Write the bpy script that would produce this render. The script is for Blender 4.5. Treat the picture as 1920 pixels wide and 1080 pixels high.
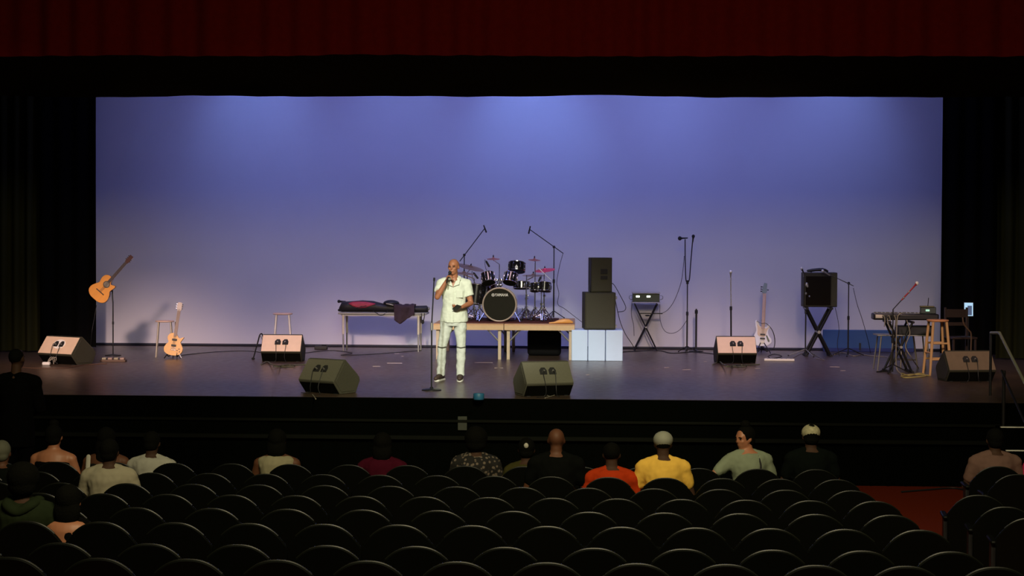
import bpy, bmesh, math, random
from mathutils import Vector, Matrix, Euler, noise
random.seed(7)
PI = math.pi
for o in list(bpy.data.objects): bpy.data.objects.remove(o, do_unlink=True)
SC = bpy.context.scene
COL = SC.collection
R = math.radians

# ------------------------------------------------------------ camera, world, lights, exposure
FPX = 3175.0
CAM_LOC = Vector((1.02, -21.8, 2.0))
CAM_ROT = (Matrix.Rotation(R(2.3), 3, 'Z') @ Matrix.Rotation(R(90 - 1.498), 3, 'X') @ Matrix.Rotation(R(0.28), 3, 'Z'))
cd = bpy.data.cameras.new('camera'); cam = bpy.data.objects.new('camera', cd); COL.objects.link(cam)
cam.location = CAM_LOC; cam.rotation_euler = CAM_ROT.to_euler()
cd.sensor_width = 36; cd.lens = FPX / 1920 * 36; cd.clip_end = 200
SC.camera = cam
SC.view_settings.view_transform = 'Standard'; SC.view_settings.look = 'None'
SC.view_settings.gamma = 1; SC.view_settings.exposure = 0; SC.view_settings.use_curve_mapping = False
w = bpy.data.worlds.new('world'); SC.world = w; w.use_nodes = True
w.node_tree.nodes['Background'].inputs[0].default_value = (.5, .7, .45, 1)
w.node_tree.nodes['Background'].inputs[1].default_value = .0008

def look(o, target):
    o.rotation_euler = (Vector(target) - o.location).to_track_quat('-Z', 'Y').to_euler()
def spot(loc, target, power, col, ang, blend=.5, size=.15):
    l = bpy.data.lights.new('stage_spotlight', 'SPOT'); l.energy = power; l.color = col
    l.spot_size = R(ang); l.spot_blend = blend; l.shadow_soft_size = size
    o = bpy.data.objects.new('stage_spotlight', l); COL.objects.link(o); o.location = loc; look(o, target); return o
def area(loc, target, power, col, sx, sy, spread=180):
    l = bpy.data.lights.new('area_light', 'AREA'); l.energy = power; l.color = col
    l.shape = 'RECTANGLE'; l.size = sx; l.size_y = sy; l.spread = R(spread)
    o = bpy.data.objects.new('area_light', l); COL.objects.link(o); o.location = loc; look(o, target); return o
# front of house spots (auditorium ceiling) that reach under the valance onto the stage
WARM = (1, .80, .58); PINK = (1, .70, .62); NEUT = (1, .97, .84)
for x, tx, p, c in ((-6, -6.9, 15000, PINK), (-3.2, -3.2, 12000, PINK), (3.2, 3.4, 9500, PINK), (6, 6.9, 5200, PINK)):
    spot((x, -14, 8), (tx, 6.4, 0), p, c, 12.5, .8, .7)
spot((-1.0, -14, 8), (-.5, 5.2, .1), 11000, NEUT, 15, .7, .2)
spot((1.5, -13, 8), (0, .4, .1), 3200, (1, .95, .62), 30, .8, .3)  # added fill spot brightening the monitors at the stage edge
# blue backdrop lights hung behind the border
BLUE = (.22, .32, 1)
for x in (-5.4, -2.7, 0, 2.7, 5.4):
    area((x, 6.9, 6.2), (x, 10.6, 1.8), 35, (.27, .31, 1), 2.2, .3, 150)
    area((x, 7.0, 5.9), (x, 10.6, -1.8), 4, (.50, .48, 1), 2.6, .3, 40)  # added low lavender fill to bring blue to the backdrop's foot
for x, p in ((-5.2, 120), (-2.4, 60), (0.1, 205), (2.2, 70), (3.4, 60), (5.8, 110)):
    spot((x, 8.6, 6.6), (x, 10.6, 4.0), p, (.22, .36, 1), 60, 1, .1)
# purple overhead wash on the stage floor
for x in (-5, 0, 5):
    area((x, 4.2, 6.4), (x, 5.6, 0), 18, (.95, .62, .70), 2.5, .5, 70)
# dim house light over the seats, from the auditorium ceiling
area((1.5, -15.5, 7.5), (1.0, -5.5, 0), 460, (1, .86, .52), 5, 2, 120)
area((0, -9.0, 7.5), (0, -6.5, -1), 34, (.85, .9, .6), 10, 2, 120)

def ray(px, py):
    return (CAM_ROT @ Vector(((px - 960) / FPX, -(py - 540) / FPX, -1))).normalized()
def P(px, py, z=0.0):
    d = ray(px, py); return CAM_LOC + d * ((z - CAM_LOC.z) / d.z)
def Q(px, py, y):
    d = ray(px, py); return CAM_LOC + d * ((y - CAM_LOC.y) / d.y)

# ------------------------------------------------------------ materials
MATS = {}
def pm(name, col, rough=.6, metal=0, var=.15, scale=12, bump=.0, spec=.5, emit=None, estr=0, coat=0, stretch=None):
    if name in MATS: return MATS[name]
    if rough >= .85: spec = min(spec, .06)
    m = bpy.data.materials.new(name); m.use_nodes = True; MATS[name] = m
    nt = m.node_tree; b = nt.nodes['Principled BSDF']
    tc = nt.nodes.new('ShaderNodeTexCoord'); mp = nt.nodes.new('ShaderNodeMapping')
    nt.links.new(tc.outputs['Object'], mp.inputs[0])
    if stretch: mp.inputs['Scale'].default_value = stretch
    n = nt.nodes.new('ShaderNodeTexNoise'); n.inputs['Scale'].default_value = scale; n.inputs['Detail'].default_value = 4
    nt.links.new(mp.outputs[0], n.inputs['Vector'])
    r = nt.nodes.new('ShaderNodeMix'); r.data_type = 'RGBA'
    c = Vector(col)
    r.inputs[6].default_value = (*(c * (1 - var)), 1); r.inputs[7].default_value = (*[min(1, k) for k in c * (1 + var)], 1)
    nt.links.new(n.outputs[0], r.inputs[0]); nt.links.new(r.outputs[2], b.inputs['Base Color'])
    b.inputs['Roughness'].default_value = rough; b.inputs['Metallic'].default_value = metal
    b.inputs['Specular IOR Level'].default_value = spec; b.inputs['Coat Weight'].default_value = coat
    if bump:
        bp = nt.nodes.new('ShaderNodeBump'); bp.inputs['Strength'].default_value = bump; bp.inputs['Distance'].default_value = .01
        nt.links.new(n.outputs[0], bp.inputs['Height']); nt.links.new(bp.outputs[0], b.inputs['Normal'])
    if emit:
        b.inputs['Emission Color'].default_value = (*emit, 1); b.inputs['Emission Strength'].default_value = estr
    return m
BLACK = pm('black_plastic', (.012, .012, .011), .5)
BLKMET = pm('black_metal', (.018, .018, .02), .35, .3)
CHROME = pm('chrome', (.75, .75, .78), .18, 1, .05)
STEEL = pm('grey_steel', (.35, .34, .32), .4, .6)
RUBBER = pm('black_rubber', (.01, .01, .01), .8)
CABLE = pm('black_cable', (.012, .012, .014), .6)
GREYCAB = pm('grey_cable', (.28, .25, .2), .6)
YELCAB = pm('yellow_cable', (.42, .36, .13), .6)
CABINET = pm('speaker_carpet', (.085, .082, .045), .75, 0, .25, 60, .3)
GRILLE = pm('speaker_grille', (.10, .096, .058), .6, 0, .2, 90, .2)
WOODL = pm('pale_wood', (.62, .36, .16), .45, 0, .2, 5, stretch=(1, 1, .2))
PLY = pm('plywood', (.48, .27, .12), .5, 0, .2, 4, stretch=(.3, 2, 2))
WHITEP = pm('white_paint', (.78, .76, .72), .5, 0, .06)

# ------------------------------------------------------------ mesh builder
class MB:
    def __init__(s): s.v = []; s.f = []; s.T = Matrix.Identity(4)
    def add(s, vs, fs):
        n = len(s.v); s.v += [s.T @ Vector(v) for v in vs]; s.f += [tuple(i + n for i in f) for f in fs]; return s
    def box(s, c, sz, rot=None):
        c = Vector(c); h = Vector(sz) / 2; M = Euler(rot).to_matrix() if rot else Matrix.Identity(3)
        vs = [c + M @ Vector((sx * h.x, sy * h.y, sz_ * h.z)) for sx in (-1, 1) for sy in (-1, 1) for sz_ in (-1, 1)]
        return s.add(vs, [(0, 1, 3, 2), (4, 6, 7, 5), (0, 4, 5, 1), (2, 3, 7, 6), (0, 2, 6, 4), (1, 5, 7, 3)])
    def loft(s, rings, cap=True, wrap=False):
        n = len(rings[0]); vs = [v for r in rings for v in r]; fs = []
        m = len(rings)
        for i in range(m if wrap else m - 1):
            j = (i + 1) % m
            for k in range(n):
                l = (k + 1) % n; fs.append((i * n + k, i * n + l, j * n + l, j * n + k))
        if cap and not wrap: fs.append(tuple(range(n))[::-1]); fs.append(tuple(range((m - 1) * n, m * n)))
        return s.add(vs, fs)
    def tube(s, pts, r, seg=8, round_=False, close=False, flat=1.0):
        pts = [Vector(p) for p in pts]; n = len(pts)
        rs = list(r) if isinstance(r, (list, tuple)) else [r] * n
        tang = []
        for i in range(n):
            if close: t = pts[(i + 1) % n] - pts[i - 1]
            else: t = pts[min(i + 1, n - 1)] - pts[max(i - 1, 0)]
            tang.append(t.normalized())
        up = Vector((0, 0, 1)) if abs(tang[0].z) < .9 else Vector((0, 1, 0))
        a = tang[0].cross(up).normalized(); rings = []
        P_, R_, T_ = [], [], []
        if round_ and not close:
            for k in (80, 55, 30): P_.append(pts[0] - tang[0] * rs[0] * math.sin(R(k))); R_.append(rs[0] * math.cos(R(k))); T_.append(tang[0])
        P_ += pts; R_ += rs; T_ += tang
        if round_ and not close:
            for k in (30, 55, 80): P_.append(pts[-1] + tang[-1] * rs[-1] * math.sin(R(k))); R_.append(rs[-1] * math.cos(R(k))); T_.append(tang[-1])
        for p, rr, t in zip(P_, R_, T_):
            a = (a - t * a.dot(t)); a = a.normalized() if a.length > 1e-6 else t.orthogonal().normalized()
            b = t.cross(a)
            rings.append([p + (a * math.cos(2 * PI * k / seg) + b * math.sin(2 * PI * k / seg) * flat) * rr for k in range(seg)])
        return s.loft(rings, True, close)
    def cyl(s, p0, p1, r0, r1=None, seg=16): return s.tube([p0, p1], [r0, r0 if r1 is None else r1], seg)
    def ell(s, c, r, rot=None, seg=14, rings=9):
        c = Vector(c); M = rot if isinstance(rot, Matrix) else (Euler(rot).to_matrix() if rot else Matrix.Identity(3))
        rg = []
        for i in range(1, rings):
            a = PI * i / rings
            rg.append([c + M @ Vector((r[0] * math.sin(a) * math.cos(2 * PI * k / seg), r[1] * math.sin(a) * math.sin(2 * PI * k / seg), -r[2] * math.cos(a))) for k in range(seg)])
        vs = [v for q in rg for v in q]; n = seg; fs = []
        for i in range(len(rg) - 1):
            for k in range(n): l = (k + 1) % n; fs.append((i * n + k, i * n + l, (i + 1) * n + l, (i + 1) * n + k))
        b = len(vs); vs += [c + M @ Vector((0, 0, -r[2])), c + M @ Vector((0, 0, r[2]))]
        for k in range(n):
            l = (k + 1) % n; fs.append((b, l, k)); fs.append((b + 1, (len(rg) - 1) * n + k, (len(rg) - 1) * n + l))
        return s.add(vs, fs)
    def lathe(s, prof, c=(0, 0, 0), ax=(0, 0, 1), seg=24):
        c = Vector(c); ax = Vector(ax).normalized(); a = ax.orthogonal().normalized(); b = ax.cross(a)
        return s.loft([[c + ax * h + (a * math.cos(2 * PI * k / seg) + b * math.sin(2 * PI * k / seg)) * max(r, 1e-4) for k in range(seg)] for r, h in prof])
    def prism(s, poly, h0, h1, M=None):
        M = M or Matrix.Identity(4)
        return s.loft([[M @ Vector((x, y, h0)) for x, y in poly], [M @ Vector((x, y, h1)) for x, y in poly]])
    def obj(s, name, mat, parent=None, bevel=0, smooth=True, seg=2, ang=35):
        me = bpy.data.meshes.new(name); me.from_pydata([tuple(v) for v in s.v], [], s.f)
        bm = bmesh.new(); bm.from_mesh(me); bmesh.ops.recalc_face_normals(bm, faces=bm.faces[:]); bm.to_mesh(me); bm.free()
        if smooth:
            me.polygons.foreach_set('use_smooth', [True] * len(me.polygons)); me.set_sharp_from_angle(angle=R(ang))
        me.materials.append(mat)
        o = bpy.data.objects.new(name, me); COL.objects.link(o); o.parent = parent
        if bevel:
            b = o.modifiers.new('bevel', 'BEVEL'); b.width = bevel; b.segments = seg; b.limit_method = 'ANGLE'; b.angle_limit = R(40); b.harden_normals = False
        return o
def thing(name, label, cat, loc=(0, 0, 0), rz=0, group=None, rot=None):
    o = bpy.data.objects.new(name, None); COL.objects.link(o); o.empty_display_size = .1
    o.location = loc; o.rotation_euler = rot or (0, 0, rz); tag(o, label, cat, group); return o
def tag(o, label, cat, group=None, kind=None):
    o['label'] = label; o['category'] = cat
    if group: o['group'] = group
    if kind: o['kind'] = kind
    return o
def struct(o, label=None):
    o['kind'] = 'structure'
    if label: o['label'] = label
    return o
def part_label(o, l): o['label'] = l; return o
def spline(pts, n=6, closed=False):
    pts = [Vector(p) for p in pts]; out = []; m = len(pts)
    for i in range(m if closed else m - 1):
        if closed: p0, p1, p2, p3 = pts[i - 1], pts[i], pts[(i + 1) % m], pts[(i + 2) % m]
        else: p0, p1, p2, p3 = pts[max(i - 1, 0)], pts[i], pts[i + 1], pts[min(i + 2, m - 1)]
        for k in range(n):
            t = k / n
            out.append(.5 * ((2 * p1) + (-p0 + p2) * t + (2 * p0 - 5 * p1 + 4 * p2 - p3) * t * t + (-p0 + 3 * p1 - 3 * p2 + p3) * t ** 3))
    if not closed: out.append(pts[-1])
    return out
def V2(pts): return [(p.x, p.y) for p in pts]

# ------------------------------------------------------------ setting: stage, floor, walls
def stage_floor_mat():
    m = bpy.data.materials.new('painted_stage_floor'); m.use_nodes = True; nt = m.node_tree; b = nt.nodes['Principled BSDF']
    tc = nt.nodes.new('ShaderNodeTexCoord')
    n1 = nt.nodes.new('ShaderNodeTexNoise'); n1.inputs['Scale'].default_value = .6; n1.inputs['Detail'].default_value = 6
    n2 = nt.nodes.new('ShaderNodeTexNoise'); n2.inputs['Scale'].default_value = 9; n2.inputs['Detail'].default_value = 8
    br = nt.nodes.new('ShaderNodeTexBrick'); br.inputs['Scale'].default_value = 1
    br.inputs['Brick Width'].default_value = 2.44; br.inputs['Row Height'].default_value = 1.22; br.inputs['Mortar Size'].default_value = .004
    br.inputs['Color1'].default_value = (.100, .066, .046, 1); br.inputs['Color2'].default_value = (.078, .055, .042, 1); br.inputs['Mortar'].default_value = (.02, .02, .02, 1)
    for n in (n1, n2, br): nt.links.new(tc.outputs['Object'], n.inputs['Vector'])
    mx = nt.nodes.new('ShaderNodeMix'); mx.data_type = 'RGBA'; mx.blend_type = 'MULTIPLY'; mx.inputs[0].default_value = .8
    cr = nt.nodes.new('ShaderNodeValToRGB'); cr.color_ramp.elements[0].position = .3; cr.color_ramp.elements[0].color = (.6, .6, .6, 1); cr.color_ramp.elements[1].position = .75; cr.color_ramp.elements[1].color = (1.35, 1.25, 1.2, 1)
    nt.links.new(n1.outputs[0], cr.inputs[0]); nt.links.new(br.outputs[0], mx.inputs[6]); nt.links.new(cr.outputs[0], mx.inputs[7])
    nt.links.new(mx.outputs[2], b.inputs['Base Color'])
    mr = nt.nodes.new('ShaderNodeMapRange'); mr.inputs['To Min'].default_value = .23; mr.inputs['To Max'].default_value = .42
    nt.links.new(n2.outputs[0], mr.inputs[0]); nt.links.new(mr.outputs[0], b.inputs['Roughness'])
    return m
STG = stage_floor_mat()
DARKW = pm('black_painted_wall', (.0012, .0016, .001), .95, spec=.02)
def stage():
    m = MB(); n = 24; rings = []
    top = []
    m.box((0, 6.21, -.025), (20, 12.38, .05)); o = m.obj('stage_deck', STG); struct(o, 'glossy dark stage floor')
    m = MB(); m.box((0, -.01, -.539), (20, .06, 1.074)); struct(m.obj('stage_front_wall', DARKW), 'black face below the stage edge')
    MLD = pm('dark_green_black_moulding', (.0035, .0042, .0025), .8, spec=.1)
    m = MB(); m.box((0, -.06, -.29), (20, .04, .035)); struct(m.obj('trim_1', MLD, bevel=.006))
    m = MB(); m.box((0, -.08, -.505), (20, .08, .05)); struct(m.obj('trim_2', MLD, bevel=.006))
    m = MB()
    for k in range(90): m.box((-9.9 + k * .222, -.048, -.80), (.03, .02, .56))
    struct(m.obj('trim_3', DARKW))
stage()
def carpet_mat():
    return pm('red_aisle_carpet', (.14, .017, .005), .95, 0, .25, 40, .3)
CARP = carpet_mat()
def fz(y):   # auditorium floor height, gently raked up away from the stage
    return -1.075 if y > -3.5 else -1.075 + (-3.5 - y) * .040
m = MB(); ys = [.1, -3.5, -26]
m.add([(-12, .1, fz(.1)), (12, .1, fz(.1)), (12, -3.5, fz(-3.5)), (-12, -3.5, fz(-3.5)), (12, -26, fz(-26)), (-12, -26, fz(-26))], [(0, 1, 2, 3), (3, 2, 4, 5)])
m.add([(-12, .1, -1.6), (12, .1, -1.6), (12, -26, -1.6), (-12, -26, -1.6)], [(0, 1, 2, 3)])
struct(m.obj('floor', CARP, smooth=False), 'red carpeted auditorium floor')
# proscenium side walls, auditorium side walls and stage house walls
for nm, c, s in (('wall_left', (-12.1, -13, 3.5), (.2, 26.4, 10.4)), ('wall_right', (12.1, -13, 3.5), (.2, 26.4, 10.4)),
                 ('wall_proscenium_left', (-11.0, .25, 2.8), (2.4, .3, 8.8)), ('wall_proscenium_right', (11.0, .25, 2.8), (2.4, .3, 8.8)),
                 ('wall_proscenium_top', (0, .6, 7.3), (20, .2, 1.8)),
                 ('wall_stage_left', (-10.1, 6.4, 4.0), (.2, 12, 8.0)), ('wall_stage_right', (10.1, 6.4, 4.0), (.2, 12, 8.0)),
                 ('wall_back', (0, 12.3, 4.0), (20.2, .2, 8.0))):
    m = MB(); m.box(c, s); struct(m.obj(nm, DARKW))

# ------------------------------------------------------------ curtains and backdrop
def curtain(name, x0, x1, y, z0, z1, mat, amp, wl, label, cat='curtain', wav=0, nz=10, seed=0, thick=.01, hem=0):
    n = max(8, int((x1 - x0) / wl * 10)); rings = []; vs = []; fs = []
    for j in range(nz + 1):
        z = z0 + (z1 - z0) * j / nz
        for i in range(n + 1):
            x = x0 + (x1 - x0) * i / n
            ph = x / wl * 2 * PI + 1.6 * noise.noise(Vector((x * .7, seed, 0)))
            dy = amp * math.sin(ph) * (.75 + .5 * noise.noise(Vector((x * 1.3, seed + 3, z * .2)))) + amp * .8 * noise.noise(Vector((x * 2.1, seed + 9, z * .25)))
            zz = z + (wav * noise.noise(Vector((x * .35, seed + 5, 0))) + wav * .35 * noise.noise(Vector((x * 1.7, seed + 6, 0))) if j == 0 else 0)
            if hem and j < 3: dy += hem * (1 - j / 3) * noise.noise(Vector((x * .8, 1, z * 3)))
            vs.append((x, y + dy, zz))
    for j in range(nz):
        for i in range(n):
            a = j * (n + 1) + i; fs.append((a, a + 1, a + n + 2, a + n + 1))
    m = MB(); m.add(vs, fs); o = m.obj(name, mat, ang=80)
    sd = o.modifiers.new('thick', 'SOLIDIFY'); sd.thickness = thick; sd.use_rim = False
    tag(o, label, cat); return o
BLKV = pm('black_velour', (.0035, .0035, .003), .95, 0, .2, 30, spec=.05)
OLV = pm('olive_drape', (.020, .021, .008), .9, 0, .2, 30, spec=.1)
REDV = pm('red_velour', (.065, .0015, .0008), .9, 0, .2, 14, spec=.15)
CYC = pm('backdrop_cloth', (.70, .68, .70), .9, 0, .03, 1.5, spec=.1)
YC = 10.6
a = Q(172, 400, YC); b = Q(1775, 400, YC)
curtain('backdrop', a.x - .5, b.x + .5, YC, .035, 6.2, CYC, .012, 2.4, 'wide pale backdrop cloth glowing blue across the back of the stage', 'backdrop', nz=14, seed=2)
m = MB(); m.box(((a.x + b.x) / 2, YC, .028), (b.x - a.x + 1, .05, .035)); struct(m.obj('trim_4', pm('dark_blue_strip', (.01, .012, .03), .6)))  # dark strip added for the gap line below the backdrop
yl = 9.7
curtain('stage_curtain', -10, Q(181, 400, yl).x, yl, .02, 6.4, BLKV, .05, .32, 'black side curtain at the left edge of the blue backdrop', seed=11)
curtain('stage_curtain', Q(1765, 400, yl).x, 10, yl, .02, 6.4, BLKV, .05, .32, 'black side curtain at the right edge of the blue backdrop', seed=12)
yl = 8.4
curtain('stage_curtain', -10, Q(76, 400, yl).x, yl, .02, 6.4, OLV, .07, .24, 'olive-tinged pleated curtain at the far left, behind the standing man in a dark suit', seed=13)
curtain('stage_curtain', Q(1868, 400, yl).x, 10, yl, .02, 6.4, OLV, .07, .24, 'dark pleated curtain at the far right behind the stair handrail', seed=14)
yb = 6.5
BORD = pm('glow_toned_border_cloth', (.055, .055, .018), .8, 0, .2, 20, spec=.15)  # faint olive glow on the black cloth, put into its colour
zb = Q(960, 181, yb).z
curtain('stage_border', -9.9, 9.9, yb, zb, zb + 2.4, BORD, .03, 2.2, 'black border curtain hanging above the blue backdrop', 'curtain', wav=.05, nz=16, seed=21, hem=.12)
zv = Q(960, 105, .35).z
curtain('valance_curtain', -9.8, 9.8, .35, zv, zv + 1.9, REDV, .05, .42, 'dark red pleated valance curtain across the top of the stage opening', 'curtain', wav=.035, nz=8, seed=31)

# ------------------------------------------------------------ wedge monitors
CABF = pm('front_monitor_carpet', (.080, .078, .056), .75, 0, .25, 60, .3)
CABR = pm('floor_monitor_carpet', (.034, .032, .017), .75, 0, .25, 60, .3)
OLP = pm('dim_lit_panel', (.128, .124, .090), .7, 0, .12, 50, .15)  # monitor panel with the weak stage-edge light put into its colour
PLATE = pm('plate_shine_white', (.95, .92, .85), .35, 0, .04)  # shine of the metal plate painted as a flat white
def wedge(px, py, rz, w, label, plate=None, cab=None, cables=True):
    CABINET = cab or CABF
    t = thing('stage_monitor', label, 'speaker', P(px, py), rz, 'floor monitors on the stage')
    # profile in (y,z), camera side first
    prof = [(-.12, 0), (-.245, .155), (-.255, .175), (-.06, .445), (-.02, .455), (.27, .21), (.28, .16), (.20, 0)]
    Mx = Matrix(((0, 0, 1, 0), (1, 0, 0, 0), (0, 1, 0, 0), (0, 0, 0, 1)))
    m = MB(); m.prism(prof, -w / 2, w / 2, Mx)
    m.obj('cabinet', CABINET, t, .008)
    # end panel ridge
    for s in (-1, 1):
        m = MB(); inner = [(y * .84, z * .84 + .03) for y, z in prof]; m.prism(inner, s * (w / 2 + .001), s * (w / 2 + .007), Mx); m.obj('side_panel', CABINET, t, .003)
    # grille on the performers' side
    nrm = Vector((0, .245, .29)).normalized()
    A = Vector((0, -.01, .452)); B = Vector((0, .265, .22))
    m = MB(); c = (A + B) / 2 + nrm * .006; m.box(c, (w * .93, (A - B).length * .92, .012), (math.atan2(B.z - A.z, B.y - A.y), 0, 0)); m.obj('grille', GRILLE, t)
    # connector panel on the sloped side toward the seats
    A = Vector((0, -.255, .175)); B = Vector((0, -.06, .445)); ang = math.atan2(B.z - A.z, B.y - A.y)
    n2 = Vector((0, -(B - A).z, (B - A).y)).normalized(); c = A.lerp(B, .56)
    if plate:
        m = MB(); poly = [(math.cos(k / 20 * 2 * PI) * .135, math.sin(k / 20 * 2 * PI) * .088) for k in range(20)]
        M = Matrix.Translation(c) @ Euler((ang, 0, 0)).to_matrix().to_4x4(); m.prism(poly, .001, .008, M); part_label(m.obj('connector_plate', plate, t, .002), 'shiny oval plate')
    for s in (-1, 1):
        poly = [(-.05, -.05), (.048, -.05), (.052, .01), (.03, .055), (-.02, .055), (-.05, .02)]
        M = Matrix.Translation(c + Vector((s * .064, 0, 0))) @ Euler((ang, 0, 0)).to_matrix().to_4x4()
        m = MB(); m.prism(poly, .002, .012, M); d = m.obj('connector_dish', RUBBER, t, .003)
        m = MB(); q = M @ Vector((0, -.01, .02)); m.cyl(M @ Vector((0, -.01, .01)), M @ Vector((0, -.012, .045)), .012, seg=10); m.obj('plug', STEEL, d)
        if cables:
            pts = [M @ Vector((0, -.012, .045)), q + n2 * .06 + Vector((s * .02, 0, -.06)), Vector((c.x + s * .07, -.285, .1)), Vector((c.x + s * .09, -.27, .012)), Vector((c.x + s * .16 - .05, -.31, .008))]
            m = MB(); m.tube(spline(pts, 6), .005, 6); m.obj('cable', CABLE, t)
    A2 = Vector((0, -.12, .004)); B2 = Vector((0, -.245, .152)); ang2 = math.atan2(B2.z - A2.z, B2.y - A2.y); n3 = Vector((0, -(B2 - A2).z, (B2 - A2).y)).normalized(); n3 = n3 if n3.y < 0 else -n3
    m = MB(); m.box((A2 + B2) / 2 + n3 * .002, (w * .97, (A2 - B2).length * .94, .004), (ang2, 0, 0)); part_label(m.obj('lower_panel', pm('black_lower_panel', (.004, .004, .003), .9, spec=.1), t), 'black recessed lower face')
    for s in (-1, 1):
        m = MB(); m.box((s * w * .4, 0, .004), (.05, .3, .008)); m.obj('foot', RUBBER, t)
    return t
GRL = pm('warm_lit_panel', (.78, .58, .41), .5, 0, .1, 8)  # same monitor panel with the warm front light put into its colour
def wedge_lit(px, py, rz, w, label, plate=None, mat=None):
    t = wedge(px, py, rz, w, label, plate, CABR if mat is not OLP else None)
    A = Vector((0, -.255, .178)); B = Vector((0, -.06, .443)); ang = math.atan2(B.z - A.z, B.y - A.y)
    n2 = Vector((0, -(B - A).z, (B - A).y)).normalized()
    m = MB(); m.box((A + B) / 2 + n2 * .0005, (w * .985, (B - A).length * .98, .003), (ang, 0, 0)); part_label(m.obj('back_panel', mat or GRL, t), 'pale sloping panel' if mat is not OLP else 'sloping panel toned as dimly lit'); return t

wedge_lit(616, 736, R(-33), .62, 'dimly lit floor monitor at the stage edge left of the singer', None, OLP)
wedge_lit(1019, 741, R(22), .66, 'dimly lit floor monitor at the stage edge right of the singer', None, OLP)
wedge_lit(124, 682, R(-30), .78, 'brightly lit floor monitor with shiny connector plate by the left curtain', PLATE)
wedge_lit(531, 677, 0, .67, 'brightly lit floor monitor in front of a stool')
wedge_lit(1378, 680, R(4), .66, 'brightly lit floor monitor in front of a silver microphone stand')
wedge_lit(1811, 714, R(10), .72, 'dimly lit floor monitor beside the tall wooden stool', None, pm('half_lit_panel', (.17, .12, .075), .6))  # panel colour toned down for the dim right side

# ------------------------------------------------------------ stools
def stool(px, py, h, label, legm, seatm, topr=.165, rung=(), spread=.2, seatt=.03, lr=.014, rz=.5):
    t = thing('stool', label, 'stool', P(px, py), rz)
    m = MB(); m.lathe([(topr * .8, h - seatt), (topr * .97, h - seatt * .8), (topr, h - seatt * .4), (topr * .97, h - .003), (topr * .85, h)], seg=32); m.obj('seat', seatm, t)
    top = [Vector((topr * .62 * sx, topr * .62 * sy, h - seatt)) for sx, sy in ((-1, -1), (1, -1), (1, 1), (-1, 1))]
    bot = [Vector((spread * .7 * sx, spread * .7 * sy, 0)) for sx, sy in ((-1, -1), (1, -1), (1, 1), (-1, 1))]
    for a_, b_ in zip(top, bot):
        m = MB(); m.tube([b_, b_.lerp(a_, .5), a_], [lr * .85, lr * 1.1, lr], 10); m.obj('leg', legm, t)
    for f, pr in rung:
        for i in pr:
            a_ = bot[i].lerp(top[i], f); b_ = bot[(i + 1) % 4].lerp(top[(i + 1) % 4], f)
            m = MB(); m.tube([a_, b_], lr * .7, 8); m.obj('rung', legm, t)
    return t
PINKW = pm('pinkish_wood', (.74, .52, .40), .5)
stool(309, 669, .635, 'metal-legged round stool behind the tan electric guitar', pm('beige_metal', (.42, .38, .30), .4, .3), PINKW, .165, ((.3, (1, 3)),), .21, .03, .013, .2)
stool(530, 663, .735, 'pale round stool behind a brightly lit floor monitor', pm('light_grey_metal', (.72, .67, .58), .4, .1), PINKW, .178, ((.35, (0, 2)),), .24, .034, .017, .15)
stool(1757, 703, .86, 'tall wooden stool with rungs beside the keyboard', WOODL, pm('orange_wood_seat', (.60, .27, .12), .45), .17, ((.30, (0, 2)), (.42, (1, 3)), (.6, (0, 2))), .24, .035, .021, .12)
stool(1694, 690, .60, 'low brown round stool hidden behind the keyboard stand', pm('dull_steel', (.25, .22, .17), .4, .5), pm('brown_seat', (.30, .17, .10), .5), .17, ((.25, (0, 1, 2, 3)),), .23, .035, .013, .4)

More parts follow.
